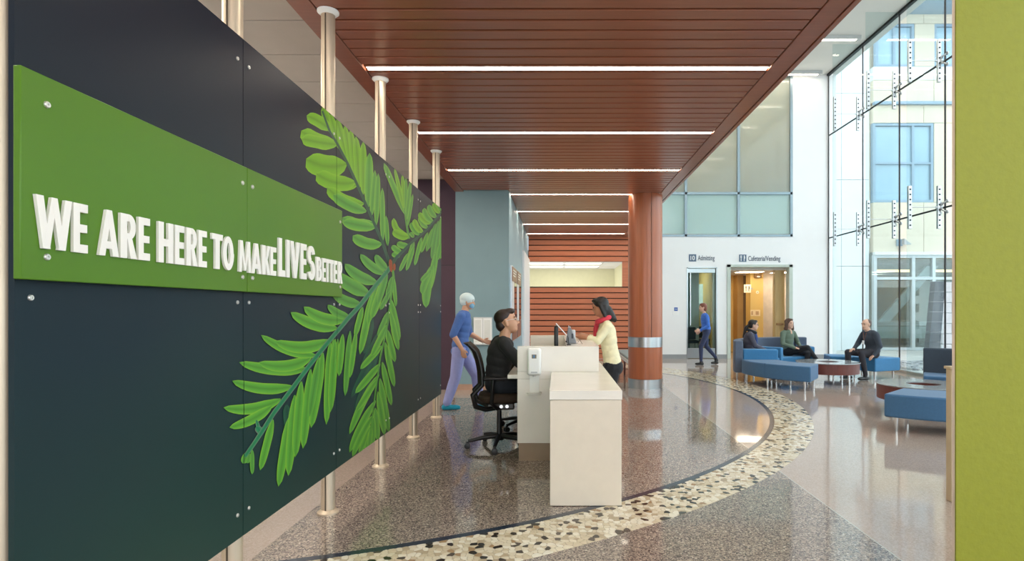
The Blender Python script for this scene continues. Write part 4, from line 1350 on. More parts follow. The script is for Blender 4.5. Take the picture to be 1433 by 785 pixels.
MB().box((.07, RY0 + .0905, 1.05), (.388, RY1 - .091, 1.096)).build('counter_top', CREAMW, rd, bevel=.003)
MB().box((.33, RY0 + .0905, .855), (.380, RY1 - .091, 1.049)).build('counter_front', CREAMW, rd)
MB().box((.33, RY0 + .0905, .004), (.45, RY1 - .001, .784)).build('front_panel', CREAM, rd)
MB().box((-.50, RY0 + .091, .775), (-.0705, RY1 - .092, .815)).build('work_top', CREAMW, rd, bevel=.004)

t = thing('sanitizer_dispenser', 'white wall-mounted hand sanitizer dispenser with a drip tray', 'dispenser', (-.25, RY0, .85))
sx = (748 - VX) / F * RY0
def zy(py, Y): return H - (py - VY) / F * Y
MB().prism([(sx - .064, RY0 - .001, zy(524, RY0)), (sx + .064, RY0 - .001, zy(524, RY0)), (sx + .066, RY0 - .001, zy(487, RY0)), (sx - .066, RY0 - .001, zy(487, RY0))], (0, -.09, 0)).build('housing', WHITEP, t, bevel=.022, bseg=4)
MB().box((sx - .045, RY0 - .012, zy(550, RY0)), (sx + .045, RY0 - .001, zy(524, RY0))).build('back_plate', WHITEP, t)
MB().lathe((sx, RY0 - .05, zy(550.5, RY0)), [(.03, -.004), (.066, 0), (.070, .018), (.060, .018), (.058, .006)], 28).build('drip_tray', WHITEP, t, smooth=40)
MB().tube([(sx, RY0 - .05, zy(524, RY0) - .012), (sx, RY0 - .05, zy(524, RY0) + .01)], .016, 12).build('nozzle', mat('nozzle_grey', (206, 208, 210), .4), t, smooth=40)
wv = MB().box((sx - .022, RY0 - .0935, zy(500.5, RY0)), (sx + .022, RY0 - .0915, zy(495, RY0))).build('window', mat('dispenser_window', (120, 110, 90), .3, var=.3, nscale=60), t)
MB().box((sx - .010, RY0 - .095, zy(499.5, RY0)), (sx + .008, RY0 - .0937, zy(496, RY0))).build('sticker', mat('sticker_blue', (80, 120, 160), .4), wv)
MB().box((sx - .03, RY0 - .0925, zy(520, RY0)), (sx + .03, RY0 - .091, zy(519, RY0))).build('seam', BASEB, t)

# things on the desk
def at_desk(px, Y): return (px - VX) / F * Y
t = thing('monitor', 'slim black monitor seen edge-on on the reception desk', 'monitor', (-.02, 6.0, .815))
MB().box((-.045, 5.78, .95), (-.005, 6.22, 1.285)).build('screen_body', BLACKP, t, bevel=.012)
MB().box((-.0475, 5.80, .97), (-.0455, 6.20, 1.27)).build('display', mat('screen_glass', (24, 30, 40), .1), t)
MB().tube([(-.025, 6.0, .83), (-.025, 6.0, .96)], .018, 10).build('stand_neck', BLACKP, t)
MB().box((-.13, 5.90, .8155), (-.075, 6.10, .83)).box((-.13, 5.97, .8155), (-.01, 6.03, .83)).build('stand_foot', BLACKP, t)
t = thing('card_terminal', 'grey card terminal tilted on the counter top', 'terminal', (.12, 6.05, 1.097))
mb = MB().prism([(.085, 5.98, 1.098), (.185, 5.98, 1.098), (.175, 5.98, 1.13), (.125, 5.98, 1.262), (.095, 5.98, 1.262)], (0, .10, 0)); mb.build('housing', mat('terminal_grey', (128, 132, 138), .4, var=.08), t, bevel=.006)
MB().box((.11, 6.082, 1.10), (.175, 6.15, 1.235)).build('cradle', mat('terminal_pale', (196, 198, 200), .4), t, bevel=.01)
MB().box((.13, 5.9770, 1.15), (.150, 5.9795, 1.20)).build('keypad', mat('keypad', (60, 64, 70), .5), t)
t = thing('brochure_holder', 'folded grey leaflets leaning in a small holder on the counter', 'holder', (.06, 6.3, 1.097))
MB().prism([(.075, 6.25, 1.098), (.085, 6.25, 1.098), (.115, 6.25, 1.27), (.105, 6.25, 1.275)], (0, .13, 0)).build('leaflet', mat('leaflet_grey', (170, 172, 178), .5, var=.2, nscale=30), t)
MB().prism([(.135, 6.25, 1.098), (.15, 6.25, 1.098), (.128, 6.25, 1.262), (.118, 6.25, 1.262)], (0, .13, 0)).build('leaflet', mat('leaflet_white', (220, 222, 222), .5, var=.1, nscale=30), t)
MB().box((.072, 6.245, 1.097), (.155, 6.385, 1.110)).build('tray', BLACKP, t)
t = thing('signature_pen', 'white pen on an angled stalk above the black monitor', 'pen', (.03, 5.97, 1.285))
MB().tube([(-.028, 5.75, 1.312), (.082, 5.75, 1.19)], .005, 8).build('barrel', WHITEP, t)
MB().tube([(.082, 5.75, 1.19), (.092, 5.75, 1.179)], [.005, .001], 8).build('tip', BLACKP, t)
MB().tube([(.092, 5.75, 1.178), (.10, 5.75, 1.105)], .004, 8).lathe((.10, 5.75, 1.097), [(.025, 0), (.022, .008)], 14).build('holder_base', BLACKP, t)
t = thing('wire_easel', 'small wire card easel on the counter top', 'easel', (.20, 5.75, 1.097))
ex, ey = at_desk(811, 5.8), 5.8
for a, b2 in (((-.03, -.02), (0, .02)), ((.03, -.02), (0, .02)), ((0, .06), (0, .02))):
    MB().tube([(ex + a[0], ey + a[1], 1.1), (ex + b2[0] * .5, ey + b2[1], 1.148)], .0028, 6).build('wire', CHROME, t)
MB().tube([(ex - .03, ey - .02, 1.105), (ex + .03, ey - .02, 1.105)], .0028, 6).build('wire', CHROME, t)

# ================================================================== TASK CHAIRS
def task_chair(label, loc, rz, zs=0.0):
    t = thing('task_chair', label, 'chair', loc, rz, group='black task chairs at the desk', local=True)
    S = .50 + zs
    # seat: rounded pad
    mb = MB()
    n = 28
    rows = []
    for z, k in ((S - .075, .86), (S - .055, .98), (S - .015, 1.0), (S + .012, .95), (S + .022, .7)):
        ring = []
        for i in range(n):
            a = 2 * PI * i / n
            ca, sa = math.cos(a), math.sin(a)
            e = 2 / 3.2
            ring.append(mb.bm.verts.new((.24 * k * math.copysign(abs(ca) ** e, ca) + .02, .245 * k * math.copysign(abs(sa) ** e, sa), z)))
        rows.append(ring)
    for a, b2 in zip(rows, rows[1:]):
        for i in range(n): mb._f([a[i], a[(i + 1) % n], b2[(i + 1) % n], b2[i]])
    mb._f(rows[0][::-1]); mb._f(rows[-1])
    mb.build('seat', BROWNMESH, t, smooth=60)
    # backrest: curved shell
    mb = MB()
    nz, ny = 10, 8
    def bp(u, v, off):
        z = S + .12 + .42 * v
        wd = .215 - .03 * v
        y = wd * (2 * u - 1)
        x = -.215 - .07 * v - .03 * v * v + .05 * (2 * u - 1) ** 2 + .02 * math.sin(v * PI) - (.05 * max(0, v - .85) / .15)
        return Vector((x + off, y, z))
    for off0 in (0,):
        fr = [[mb.bm.verts.new(bp(i / ny, j / nz, .012)) for i in range(ny + 1)] for j in range(nz + 1)]
        bk_ = [[mb.bm.verts.new(bp(i / ny, j / nz, -.012)) for i in range(ny + 1)] for j in range(nz + 1)]
        for j in range(nz):
            for i in range(ny):
                mb._f([fr[j][i], fr[j][i + 1], fr[j + 1][i + 1], fr[j + 1][i]])
                mb._f([bk_[j][i], bk_[j + 1][i], bk_[j + 1][i + 1], bk_[j][i + 1]])
        for j in range(nz):
            mb._f([fr[j][0], fr[j + 1][0], bk_[j + 1][0], bk_[j][0]]); mb._f([fr[j][ny], bk_[j][ny], bk_[j + 1][ny], fr[j + 1][ny]])
        for i in range(ny):
            mb._f([fr[0][i], bk_[0][i], bk_[0][i + 1], fr[0][i + 1]]); mb._f([fr[nz][i], fr[nz][i + 1], bk_[nz][i + 1], bk_[nz][i]])
    mb.build('backrest', BROWNMESH, t, smooth=60)
    for s in (-1, 1):
        mb = MB()
        pts = [bp(.5 + s * .5, v, -.005) for v in (1, .8, .6, .4, .2, 0)]
        pts += [Vector((-.27, s * .215, S + .02)), Vector((-.24, s * .20, S - .10)), Vector((-.14, s * .15, S - .14)), Vector((.02, s * .10, S - .13))]
        mb.tube(pts, [.013, .014, .015, .017, .02, .022, .026, .028, .026, .02], 10)
        mb.build('back_frame', BLACKP, t, smooth=50)
        mb = MB().tube([(-.02, s * .22, S - .12), (-.08, s * .285, S - .06), (-.06, s * .29, S + .18)], [.022, .022, .018], 10)
        ar_ = mb.build('arm_post', BLACKP, t, smooth=50)
        MB().box((-.16, s * .29 - .04, S + .18), (.10, s * .29 + .04, S + .208)).build('arm_pad', BLACKP, ar_, bevel=.012)
    MB().box((-.13, -.12, S - .155), (.16, .12, S - .077)).build('mechanism', mat('mech_grey', (92, 88, 84), .4, metal=.4), t, bevel=.02)
    for x in (.02, .08):
        MB().lathe((x, -.138, S - .115), [(.018, 0), (.018, .018)], 14, 'Y').build('adjuster_knob', CHROME, t, smooth=40)
    MB().tube([(0, 0, .10), (0, 0, S - .15)], [.03, .024], 16).build('gas_stem', BLACKP, t, smooth=40)
    MB().lathe((0, 0, .075), [(.05, 0), (.055, .03), (.036, .06)], 20).build('hub', BLACKP, t, smooth=40)
    for k in range(5):
        a = 2 * PI * k / 5 + R(190)
        ca, sa = math.cos(a), math.sin(a)
        sp2 = MB().tube([(.03 * ca, .03 * sa, .115), (.18 * ca, .18 * sa, .105), (.33 * ca, .33 * sa, .078)], [.026, .022, .017], 10).build('base_arm', BLACKP, t, smooth=50)
        cx, cy = .335 * ca, .335 * sa
        mb = MB()
        for s in (-1, 1):
            mb.lathe((cx + s * .017 * -sa * 0, cy + s * .017, .030), [(.022, -.010), (.030, -.008), (.030, .008), (.022, .010)], 18, 'Y')
        mb.box((cx - .012, cy - .006, .03), (cx + .012, cy + .006, .075))
        mb.build('caster', BLACKP, sp2, smooth=40)
    return t
task_chair('black task chair with brown mesh back holding the seated receptionist', (-.63, 6.12, 0), R(6), .06)
task_chair('empty black task chair further along behind the desk', (-.40, 7.10, 0), R(40), -.04)

# ================================================================== LOUNGE FURNITURE
def legs(t, c, rr, angs, h):
    for a in angs:
        for r in rr:
            x, y = c[0] + r * math.cos(R(a)), c[1] + r * math.sin(R(a))
            MB().tube([(x, y, 0), (x, y, h)], [.014, .024], 12).build('leg', CHROME, t, smooth=40)
def round_table(c, label):
    t = thing('round_table', label, 'table', (c[0], c[1], 0))
    def ring(prof, name, m):
        mb = MB()
        n = 64
        rows = [[mb.bm.verts.new((c[0] + r * math.cos(2 * PI * k / n), c[1] + r * math.sin(2 * PI * k / n), z)) for k in range(n)] for r, z in prof]
        for i in range(len(prof)):
            a, b2 = rows[i], rows[(i + 1) % len(prof)]
            for k in range(n): mb._f([a[k], a[(k + 1) % n], b2[(k + 1) % n], b2[k]])
        return mb.build(name, m, t, smooth=35)
    ring([(.216, .20), (.575, .20), (.575, .398), (.216, .398)], 'drum', WOODT)
    ring([(.21, .399), (.59, .399), (.595, .407), (.59, .415), (.21, .415)], 'table_top', TTOP)
    MB().lathe((c[0], c[1], 0), [(.214, .202), (.214, .215)], 40).build('well_floor', WOODT, t)
    for a in (-60, 30, 120, 210):
        x, y = c[0] + .46 * math.cos(R(a)), c[1] + .46 * math.sin(R(a))
        MB().tube([(x, y, 0), (x, y, .20)], .022, 12).build('leg', CHROME, t, smooth=40)
C1 = (5.35, 11.53)
C2 = (5.09, 8.08)
round_table(C1, 'round table with brown drum and pale top ringed by seated people')
round_table(C2, 'round table with brown drum nearer the lime wall, partly behind a blue bench')
def bench(c, a0, a1, label, m1, r0=.95, r1=1.68, extra=None):
    a = R((a0 + a1) / 2)
    t = thing('curved_bench', label, 'bench', (c[0] + 1.3 * math.cos(a), c[1] + 1.3 * math.sin(a), 0))
    am = (a0 + a1) / 2
    MB().arc(c, r0, r1, a0, a1, .17, .445, 36).build('seat_pad', m1, t, bevel=.022, bseg=3)
    MB().arc(c, r0 - .001, r1 + .001, am - .10, am + .10, .19, .4455, 1).build('seam', mat('seam_blue', (46, 84, 118), .8), t)
    legs(t, c, (r0 + .07, r1 - .07), (a0 + 4, am, a1 - 4), .17)
    return t
bench(C1, 176, 236, 'curved blue backless bench in front of the woman in the dark blazer', BLUEA)
bench((5.6, 11.5), 22, 76, 'curved blue backless bench the man sits on, by the glass wall', BLUEB)
bench(C2, 224, 305, 'curved blue backless bench partly hidden by the lime wall', BLUEA)
# sofa with arms
def sofa(c, label, spans, arms, r0, r1, hb=.82, ha=.645, mseat=BLUEB, mback=GREYF):
    a = R((spans[0][0] + spans[-1][1]) / 2)
    t = thing('curved_sofa', label, 'sofa', (c[0] + 1.3 * math.cos(a), c[1] + 1.3 * math.sin(a), 0))
    for a0, a1 in spans:
        MB().arc(c, r0 + .02, r1 - .17, a0 + .2, a1 - .2, .17, .43, 14).build('seat', mseat, t, bevel=.022, bseg=3)
        MB().arc(c, r1 - .165, r1, a0 + .1, a1 - .1, .17, hb, 14).build('backrest', mback, t, bevel=.025, bseg=3)
        legs(t, c, (r0 + .1, r1 - .08), (a0 + 2, a1 - 2), .17)
    for a0, a1, b2 in arms:
        MB().arc(c, r0, r1 - (.17 if b2 else 0), a0, a1, .17, ha, 5).build('arm', mseat, t, bevel=.022, bseg=3)
        if b2:
            MB().arc(c, r1 - .165, r1, a0, a1, .17, hb, 4).build('backrest', mback, t, bevel=.025, bseg=3)
    return t
sofa(C1, 'curved two-seat sofa with bright blue arms and slate back, two women seated', [(134.5, 164.5), (89.5, 127.5)], [(165, 174.5, True), (128, 134, True), (80, 89, True)], .95, 1.80)
sofa(C2, 'curved sofa with charcoal back partly hidden behind the lime wall', [(18, 58)], [(9, 17.5, True)], .95, 1.80, mseat=BLUEA, mback=DARKF)

# ================================================================== PEOPLE
SKIN_A = mat('skin_warm', (206, 156, 126), .5, var=.03, nscale=12)
SKIN_B = mat('skin_tan', (190, 132, 100), .5, var=.03, nscale=12)
SKIN_C = mat('skin_pink', (216, 172, 148), .5, var=.03, nscale=12)
HAIRB = mat('hair_black', (26, 20, 20), .45, var=.25, nscale=60, bump=.3, bscale=120)
HAIRD = mat('hair_dark_brown', (44, 28, 24), .45, var=.25, nscale=60, bump=.3, bscale=120)
HAIRM = mat('hair_brown', (84, 56, 40), .5, var=.25, nscale=60, bump=.3, bscale=120)
HAIRG = mat('hair_grey_brown', (92, 78, 70), .6, var=.25, nscale=60, bump=.3, bscale=120)
EYE = mat('eye_dark', (30, 24, 22), .2)
LIP = mat('lips', (168, 96, 88), .5)

def fabric(name, c, rough=.85):
    return mat(name, c, rough, var=.07, nscale=14, bump=.12, bscale=40, sheen=.05)

class Body:
    """one continuous figure: tapered limbs and ellipsoids united by a voxel remesh; faces take the material of the nearest shape"""
    def __init__(s, loc, rz):
        s.pr = []
        s.M = Matrix.Translation(Vector(loc)) @ Matrix.Rotation(rz, 4, 'Z')
    def cap(s, a, b, r0, r1, k):
        s.pr.append(('c', Vector(a), Vector(b), r0, r1, k)); return s
    def chain(s, pts, rs, k):
        for i in range(len(pts) - 1):
            s.cap(pts[i], pts[i + 1], rs[i], rs[i + 1], k)
        return s
    def ell(s, c, r, k, rot=None):
        s.pr.append(('e', Vector(c), Vector(r), rot if rot is not None else Matrix.Identity(3), 0, k)); return s
    def mesh(s, name, mats, keys, parent, voxel=.008, smooth=4):
        bm = bmesh.new()
        for p in s.pr:
            if p[0] == 'c':
                a, b, r0, r1 = p[1:5]
                d = b - a
                L = max(d.length, 1e-5)
                d = d / L
                u = d.orthogonal().normalized(); v = d.cross(u)
                prof = []
                for i in range(1, 5): 
                    q = PI / 2 * (1 - i / 4); prof.append((-math.sin(q) * r0, math.cos(q) * r0))
                for i in range(0, 4):
                    q = PI / 2 * i / 4; prof.append((L + math.sin(q) * r1, math.cos(q) * r1))
                n = 14
                rings = [[bm.verts.new(a + d * h + (u * math.cos(2 * PI * k / n) + v * math.sin(2 * PI * k / n)) * r) for k in range(n)] for h, r in prof]
                for x, y in zip(rings, rings[1:]):
                    for k in range(n): bm.faces.new((x[k], x[(k + 1) % n], y[(k + 1) % n], y[k]))
                p0 = bm.verts.new(a - d * r0); p1 = bm.verts.new(b + d * r1)
                for k in range(n):
                    bm.faces.new((p0, rings[0][(k + 1) % n], rings[0][k])); bm.faces.new((p1, rings[-1][k], rings[-1][(k + 1) % n]))
            else:
                c, r, rot = p[1:4]
                res = bmesh.ops.create_icosphere(bm, subdivisions=3, radius=1.0)
                for v in res['verts']:
                    v.co = c + rot @ Vector((v.co.x * r.x, v.co.y * r.y, v.co.z * r.z))
        bmesh.ops.recalc_face_normals(bm, faces=bm.faces)
        me = bpy.data.meshes.new(name + '_src'); bm.to_mesh(me); bm.free()
        o = bpy.data.objects.new(name + '_src', me); COL.objects.link(o)
        md = o.modifiers.new('r', 'REMESH'); md.mode = 'VOXEL'; md.voxel_size = voxel
        if smooth:
            m2 = o.modifiers.new('s', 'SMOOTH'); m2.iterations = smooth; m2.factor = .5
        dg = bpy.context.evaluated_depsgraph_get()
        fm = bpy.data.meshes.new_from_object(o.evaluated_get(dg))
        bpy.data.objects.remove(o); bpy.data.meshes.remove(me)
        fm.name = name
        nv = len(fm.vertices); co = np.empty(nv * 3); fm.vertices.foreach_get('co', co); co = co.reshape(-1, 3)
        nf = len(fm.polygons); ce = np.empty(nf * 3); fm.polygons.foreach_get('center', ce); ce = ce.reshape(-1, 3)
        best = np.full(nf, 1e9); idx = np.zeros(nf, int)
        for p in s.pr:
            if p[0] == 'c':
                a, b, r0, r1 = np.array(p[1]), np.array(p[2]), p[3], p[4]
                d = b - a; L2 = max((d * d).sum(), 1e-9)
                tt = np.clip(((ce - a) @ d) / L2, 0, 1)
                dist = np.linalg.norm(ce - (a + tt[:, None] * d), axis=1) - (r0 + (r1 - r0) * tt)
            else:
                rm_ = np.array(p[3]); r = np.array(p[2])
                q = (ce - np.array(p[1])) @ rm_
                kk = np.linalg.norm(q / r, axis=1)
                k2 = np.linalg.norm(q / (r * r), axis=1)
                dist = kk * (kk - 1) / np.maximum(k2, 1e-6)
            k = keys.index(p[5])
            sel = dist < best - 1e-6
            best[sel] = dist[sel]; idx[sel] = k
        fm.materials.clear()
        for m in mats: fm.materials.append(m)
        fm.polygons.foreach_set('material_index', idx.astype(np.int32))
        fm.polygons.foreach_set('use_smooth', np.ones(nf, bool))
        fm.transform(s.M)
        ob = bpy.data.objects.new(name, fm)
        link(ob, parent)
        return ob

def rot3(yaw=0, pitch=0, roll=0):
    """pitch > 0 looks down, yaw turns left"""
    return (Matrix.Rotation(yaw, 3, 'Z') @ Matrix.Rotation(pitch, 3, 'Y') @ Matrix.Rotation(roll, 3, 'X'))

def hand(b, w, d, n, side, key, curl=.5, s=1.0):
    """w: wrist, d: pointing direction, n: back-of-hand normal, side: direction of the thumb"""
    w = Vector(w); d = Vector(d).normalized(); n = Vector(n); n = (n - d * n.dot(d)).normalized()
    t = Vector(side); t = (t - d * t.dot(d) - n * t.dot(n)).normalized()
    for k in (-1, -.33, .33, 1):
        b.cap(w + d * .015 * s + t * k * .012 * s, w + d * .085 * s + t * k * .030 * s, .013 * s, .0115 * s, key)
    for k, L in ((1, .070), (.35, .080), (-.35, .074), (-1, .058)):
        p0 = w + d * .085 * s + t * k * .031 * s
        p1 = p0 + (d * math.cos(curl * .6) - n * math.sin(curl * .6)) * L * .52 * s
        p2 = p1 + (d * math.cos(curl * 1.5) - n * math.sin(curl * 1.5)) * L * .48 * s
        b.chain([p0, p1, p2], [.0098 * s, .0092 * s, .008 * s], key)
    p0 = w + d * .03 * s + t * .026 * s
    p1 = p0 + (d * .7 + t * .75 - n * .2).normalized() * .040 * s
    p2 = p1 + (d * .95 + t * .2 - n * .3).normalized() * .032 * s
    b.chain([p0, p1, p2], [.013 * s, .011 * s, .009 * s], key)

def head(b, c, rt, s=1.0, key='skin', woman=False, ears=True):
    c = Vector(c)
    def P(x, y, z): return c + rt @ Vector((x * s, y * s, z * s))
    b.ell(P(-.012, 0, .028), Vector((.094, .074, .088)) * s, key, rt)
    b.ell(P(.018, 0, -.018), Vector((.070, .062, .086)) * s, key, rt)
    b.ell(P(.040, 0, -.072), Vector((.042, .040 if woman else .046, .034)) * s, key, rt)
    b.cap(P(.082, 0, .018), P(.098, 0, -.020), .009 * s, .0125 * s, key)
    b.cap(P(.080, -.012, -.024), P(.080, .012, -.024), .009 * s, .009 * s, key)
    b.cap(P(.078, -.016, -.054), P(.078, .016, -.054), .008 * s, .008 * s, key)
    b.cap(P(.074, -.04, .034), P(.074, .04, .034), .010 * s, .010 * s, key)
    if ears:
        for q in (-1, 1):
            b.cap(P(-.008, q * .073, .016), P(-.004, q * .071, -.026), .014 * s, .010 * s, key)
    return P

def face_parts(t, M, P, s, brow, lip=True, eyes=True):
    mb = MB()
    def W(v): return M @ v
    for q in (-1, 1):
        mb.ell(W(P(.0775, q * .031, .014)), (.008 * s, .008 * s, .0065 * s), sub=1)
    mb.build('eyes', EYE, t, smooth=60)
    mb = MB()
    for q in (-1, 1):
        mb.tube([W(P(.083, q * .016, .036)), W(P(.083, q * .032, .041)), W(P(.074, q * .048, .034))], .0042 * s, 6)
    mb.build('eyebrows', brow, t)
    mb = MB().tube([W(P(.076, -.022, -.050)), W(P(.086, 0, -.049)), W(P(.076, .022, -.050))], [.003 * s, .006 * s, .003 * s], 8)
    mb.build('lips', LIP, t)

def hair_mesh(t, M, P, rt, s, shapes, m, voxel=.009, name='hair'):
    hb = Body((0, 0, 0), 0)
    hb.M = M
    for q in shapes:
        if q[0] == 'e': hb.ell(P(*q[1]), Vector(q[2]) * s, 'h', rt)
        else: hb.cap(P(*q[1]), P(*q[2]), q[3] * s, q[4] * s, 'h')
    return hb.mesh(name, [m], ['h'], t, voxel, 3)

def glasses(t, M, P, m):
    mb = MB()
    for q in (-1, 1):
        pts = [M @ P(.093, q * .033 + .021 * math.cos(a), .012 + .016 * math.sin(a)) for a in [2 * PI * k / 12 for k in range(13)]]
        mb.tube(pts, .0022, 5, cap=False)
        mb.tube([M @ P(.090, q * .054, .018), M @ P(.03, q * .076, .018), M @ P(-.015, q * .079, .012)], .0024, 5)
    mb.tube([M @ P(.095, -.012, .016), M @ P(.095, .012, .016)], .0022, 5)
    mb.build('glasses', m, t)

def arm(b, sh, el, wr, kU, kL, kH, hd, hn, ht, s=1.0, r=(.060, .046, .040, .029), curl=.5):
    b.cap(sh, el, r[0] * s, r[1] * s, kU)
    b.cap(el, wr, r[2] * s, r[3] * s, kL)
    b.cap(Vector(wr) - (Vector(wr) - Vector(el)).normalized() * .02, Vector(wr) + Vector(hd).normalized() * .02, .024 * s, .024 * s, kH)
    hand(b, wr, hd, hn, ht, kH, curl, s * .96)

def leg_(b, hip, knee, ank, toe, kP, kS, s=1.0, r=(.088, .062, .052, .042)):
    hip, knee, ank, toe = map(Vector, (hip, knee, ank, toe))
    b.cap(hip, knee, r[0] * s, r[1] * s, kP)
    b.cap(knee, knee.lerp(ank, .35), r[1] * .98 * s, r[2] * 1.08 * s, kP)
    b.cap(knee.lerp(ank, .35), ank, r[2] * 1.08 * s, r[3] * s, kP)
    f = (toe - ank); f.z = 0; f.normalize()
    heel = Vector((ank.x, ank.y, toe.z)) - f * .045
    b.cap(heel, toe - f * .03, .036 * s, .034 * s, kS)
    b.cap(toe - f * .05, toe, .036 * s, .030 * s, kS)
    b.cap(ank, heel.lerp(toe, .3) + Vector((0, 0, .01)), .036 * s, .036 * s, kS)

def torso(b, pel, waist, chest, neck, sw, depth, kT, kP, hipw=.165, wst=.135, fwd=Vector((1, 0, 0)), tilt=0.0):
    pel, waist, chest, neck = map(Vector, (pel, waist, chest, neck))
    rt = Matrix.Rotation(tilt, 3, 'Y')
    b.ell(pel, (depth * 1.02, hipw, .12), kP, rt)
    b.ell(pel.lerp(waist, .45), (depth * .98, (hipw + wst) / 2, .12), kT, rt)
    b.ell(waist, (depth * .95, wst, .13), kT, rt)
    b.ell(waist.lerp(chest, .55), (depth * 1.02, (wst + sw * .86) / 2, .14), kT, rt)
    b.ell(chest, (depth * 1.04, sw * .86, .14), kT, rt)
    b.ell(chest.lerp(neck, .55), (depth * .80, sw * .80, .085), kT, rt)

def person(label, loc, rz, group=None):
    return thing('person', label, 'person', loc, rz, group)

# ---- receptionist seated on the task chair
loc, rz = (-.61, 6.10, 0), R(20)
t = person('seated man in a black sweater and glasses behind the reception desk', loc, rz)
b = Body(loc, rz)
torso(b, (-.03, 0, .665), (-.03, 0, .82), (0.0, 0, 1.00), (.04, 0, 1.15), .215, .138, 'shirt', 'pants', .175, .150, tilt=.08)
for q in (-1, 1): b.cap((.0, q * .10, 1.11), (.0, q * .185, 1.08), .068, .068, 'shirt')
b.cap((.03, 0, 1.10), (.055, 0, 1.24), .062, .058, 'skin')
rt = rot3(R(-20), R(-10))
P = head(b, (.072, 0, 1.315), rt, 1.16)
arm(b, (0, -.19, 1.075), (.13, -.235, .90), (.36, -.14, .875), 'shirt', 'shirt', 'skin', (1, .3, 0), (0, 0, 1), (.2, 1, 0), r=(.064, .052, .047, .034))
arm(b, (0, .19, 1.075), (.14, .235, .90), (.36, .12, .875), 'shirt', 'shirt', 'skin', (1, -.3, 0), (0, 0, 1), (.2, -1, 0), r=(.064, .052, .047, .034))
for q in (-1, 1): leg_(b, (0, q * .09, .655), (.43, q * .12, .63), (.40, q * .12, .13), (.56, q * .13, .038), 'pants', 'shoe', 1.02)
b.mesh('body', [SKIN_A, fabric('black_sweater', (30, 30, 32)), fabric('dark_jeans', (34, 38, 46)), BLACKP], ['skin', 'shirt', 'pants', 'shoe'], t, .007)
hair_mesh(t, b.M, P, rt, 1.16, [('e', (-.028, 0, .050), (.092, .080, .078)), ('e', (-.058, 0, -.016), (.056, .068, .066)), ('e', (.03, 0, .098), (.05, .058, .028)), ('c', (.058, -.03, .092), (.064, .03, .094), .022, .022)], HAIRD)
face_parts(t, b.M, P, 1.16, HAIRD)
glasses(t, b.M, P, mat('pale_frame', (210, 210, 206), .3))

# ---- visitor standing at the counter
loc, rz = (.63, 6.95, 0), R(180)
t = person('woman with long black hair in a pale yellow sweater leaning on the counter', loc, rz)
b = Body(loc, rz)
torso(b, (-.01, 0, .84), (.02, 0, .99), (.05, 0, 1.17), (.08, 0, 1.31), .175, .105, 'shirt', 'shirt', .168, .132, tilt=.14)
b.ell((.125, .07, 1.15), (.06, .065, .06), 'shirt'); b.ell((.125, -.07, 1.15), (.06, .065, .06), 'shirt')
b.ell((-.02, 0, .76), (.125, .172, .12), 'skirt')
for q in (-1, 1): b.cap((.06, q * .09, 1.275), (.06, q * .155, 1.255), .052, .055, 'shirt')
b.cap((.07, 0, 1.27), (.10, 0, 1.38), .048, .045, 'skin')
rt = rot3(R(-14), R(14))
P = head(b, (.135, 0, 1.475), rt, .97, woman=True)
arm(b, (.06, -.165, 1.245), (.16, -.235, 1.075), (.365, -.13, 1.135), 'shirt', 'skin', 'skin', (1, .25, -.05), (0, 0, 1), (.2, 1, 0), r=(.056, .047, .044, .034))
arm(b, (.06, .165, 1.245), (.18, .225, 1.080), (.385, .13, 1.135), 'shirt', 'skin', 'skin', (1, -.1, -.05), (0, 0, 1), (.2, -1, 0), r=(.056, .047, .044, .034))
b.cap((.16, -.235, 1.075), (.245, -.19, 1.10), .048, .046, 'shirt'); b.cap((.18, .225, 1.08), (.265, .186, 1.103), .048, .046, 'shirt')
for q, kx in ((-1, 0), (1, .03)):
    b.cap((0, q * .08, .76), (kx, q * .08, .50), .098, .082, 'skirt')
    b.chain([(kx, q * .08, .50), (kx + .01, q * .08, .45), (kx - .015, q * .08, .30), (kx, q * .08, .09)], [.056, .052, .053, .034], 'skin')
    b.chain([(kx - .03, q * .08, .045), (kx + .12, q * .085, .032)], [.036, .030], 'shoe')
b.mesh('body', [SKIN_B, fabric('pale_yellow_knit', (240, 230, 192)), fabric('black_skirt', (30, 30, 36)), BLACKP], ['skin', 'shirt', 'skirt', 'shoe'], t, .007)
hair_mesh(t, b.M, P, rt, .97, [('e', (-.025, 0, .045), (.098, .086, .086)), ('e', (-.055, 0, -.03), (.064, .086, .10)), ('c', (-.075, 0, -.05), (-.115, 0, -.16), .064, .052), ('c', (-.10, -.03, -.10), (-.13, -.03, -.19), .05, .035), ('c', (-.02, .075, .02), (-.05, .08, -.13), .026, .022), ('c', (-.02, -.075, .03), (-.05, -.08, -.13), .026, .022), ('e', (.035, 0, .096), (.05, .058, .028))], HAIRB)
face_parts(t, b.M, P, .97, HAIRD)
sc = Body(loc, rz)
pts = [Vector((.085 + .085 * math.cos(a), .092 * math.sin(a), 1.335 - .035 * math.cos(a))) for a in [2 * PI * k / 14 for k in range(15)]]
sc.chain(pts, [.030] * 15, 's')
sc.chain([(.16, -.03, 1.30), (.185, -.045, 1.22), (.19, -.05, 1.13)], [.028, .03, .024], 's')
sc.mesh('scarf', [fabric('coral_scarf', (222, 66, 84))], ['s'], t, .008, 3)
MB().lathe((.63 - .345, 6.95 + .12, 1.115), [(.036, 0), (.036, .012)], 16, 'X').build('bracelet', BLACKP, t)

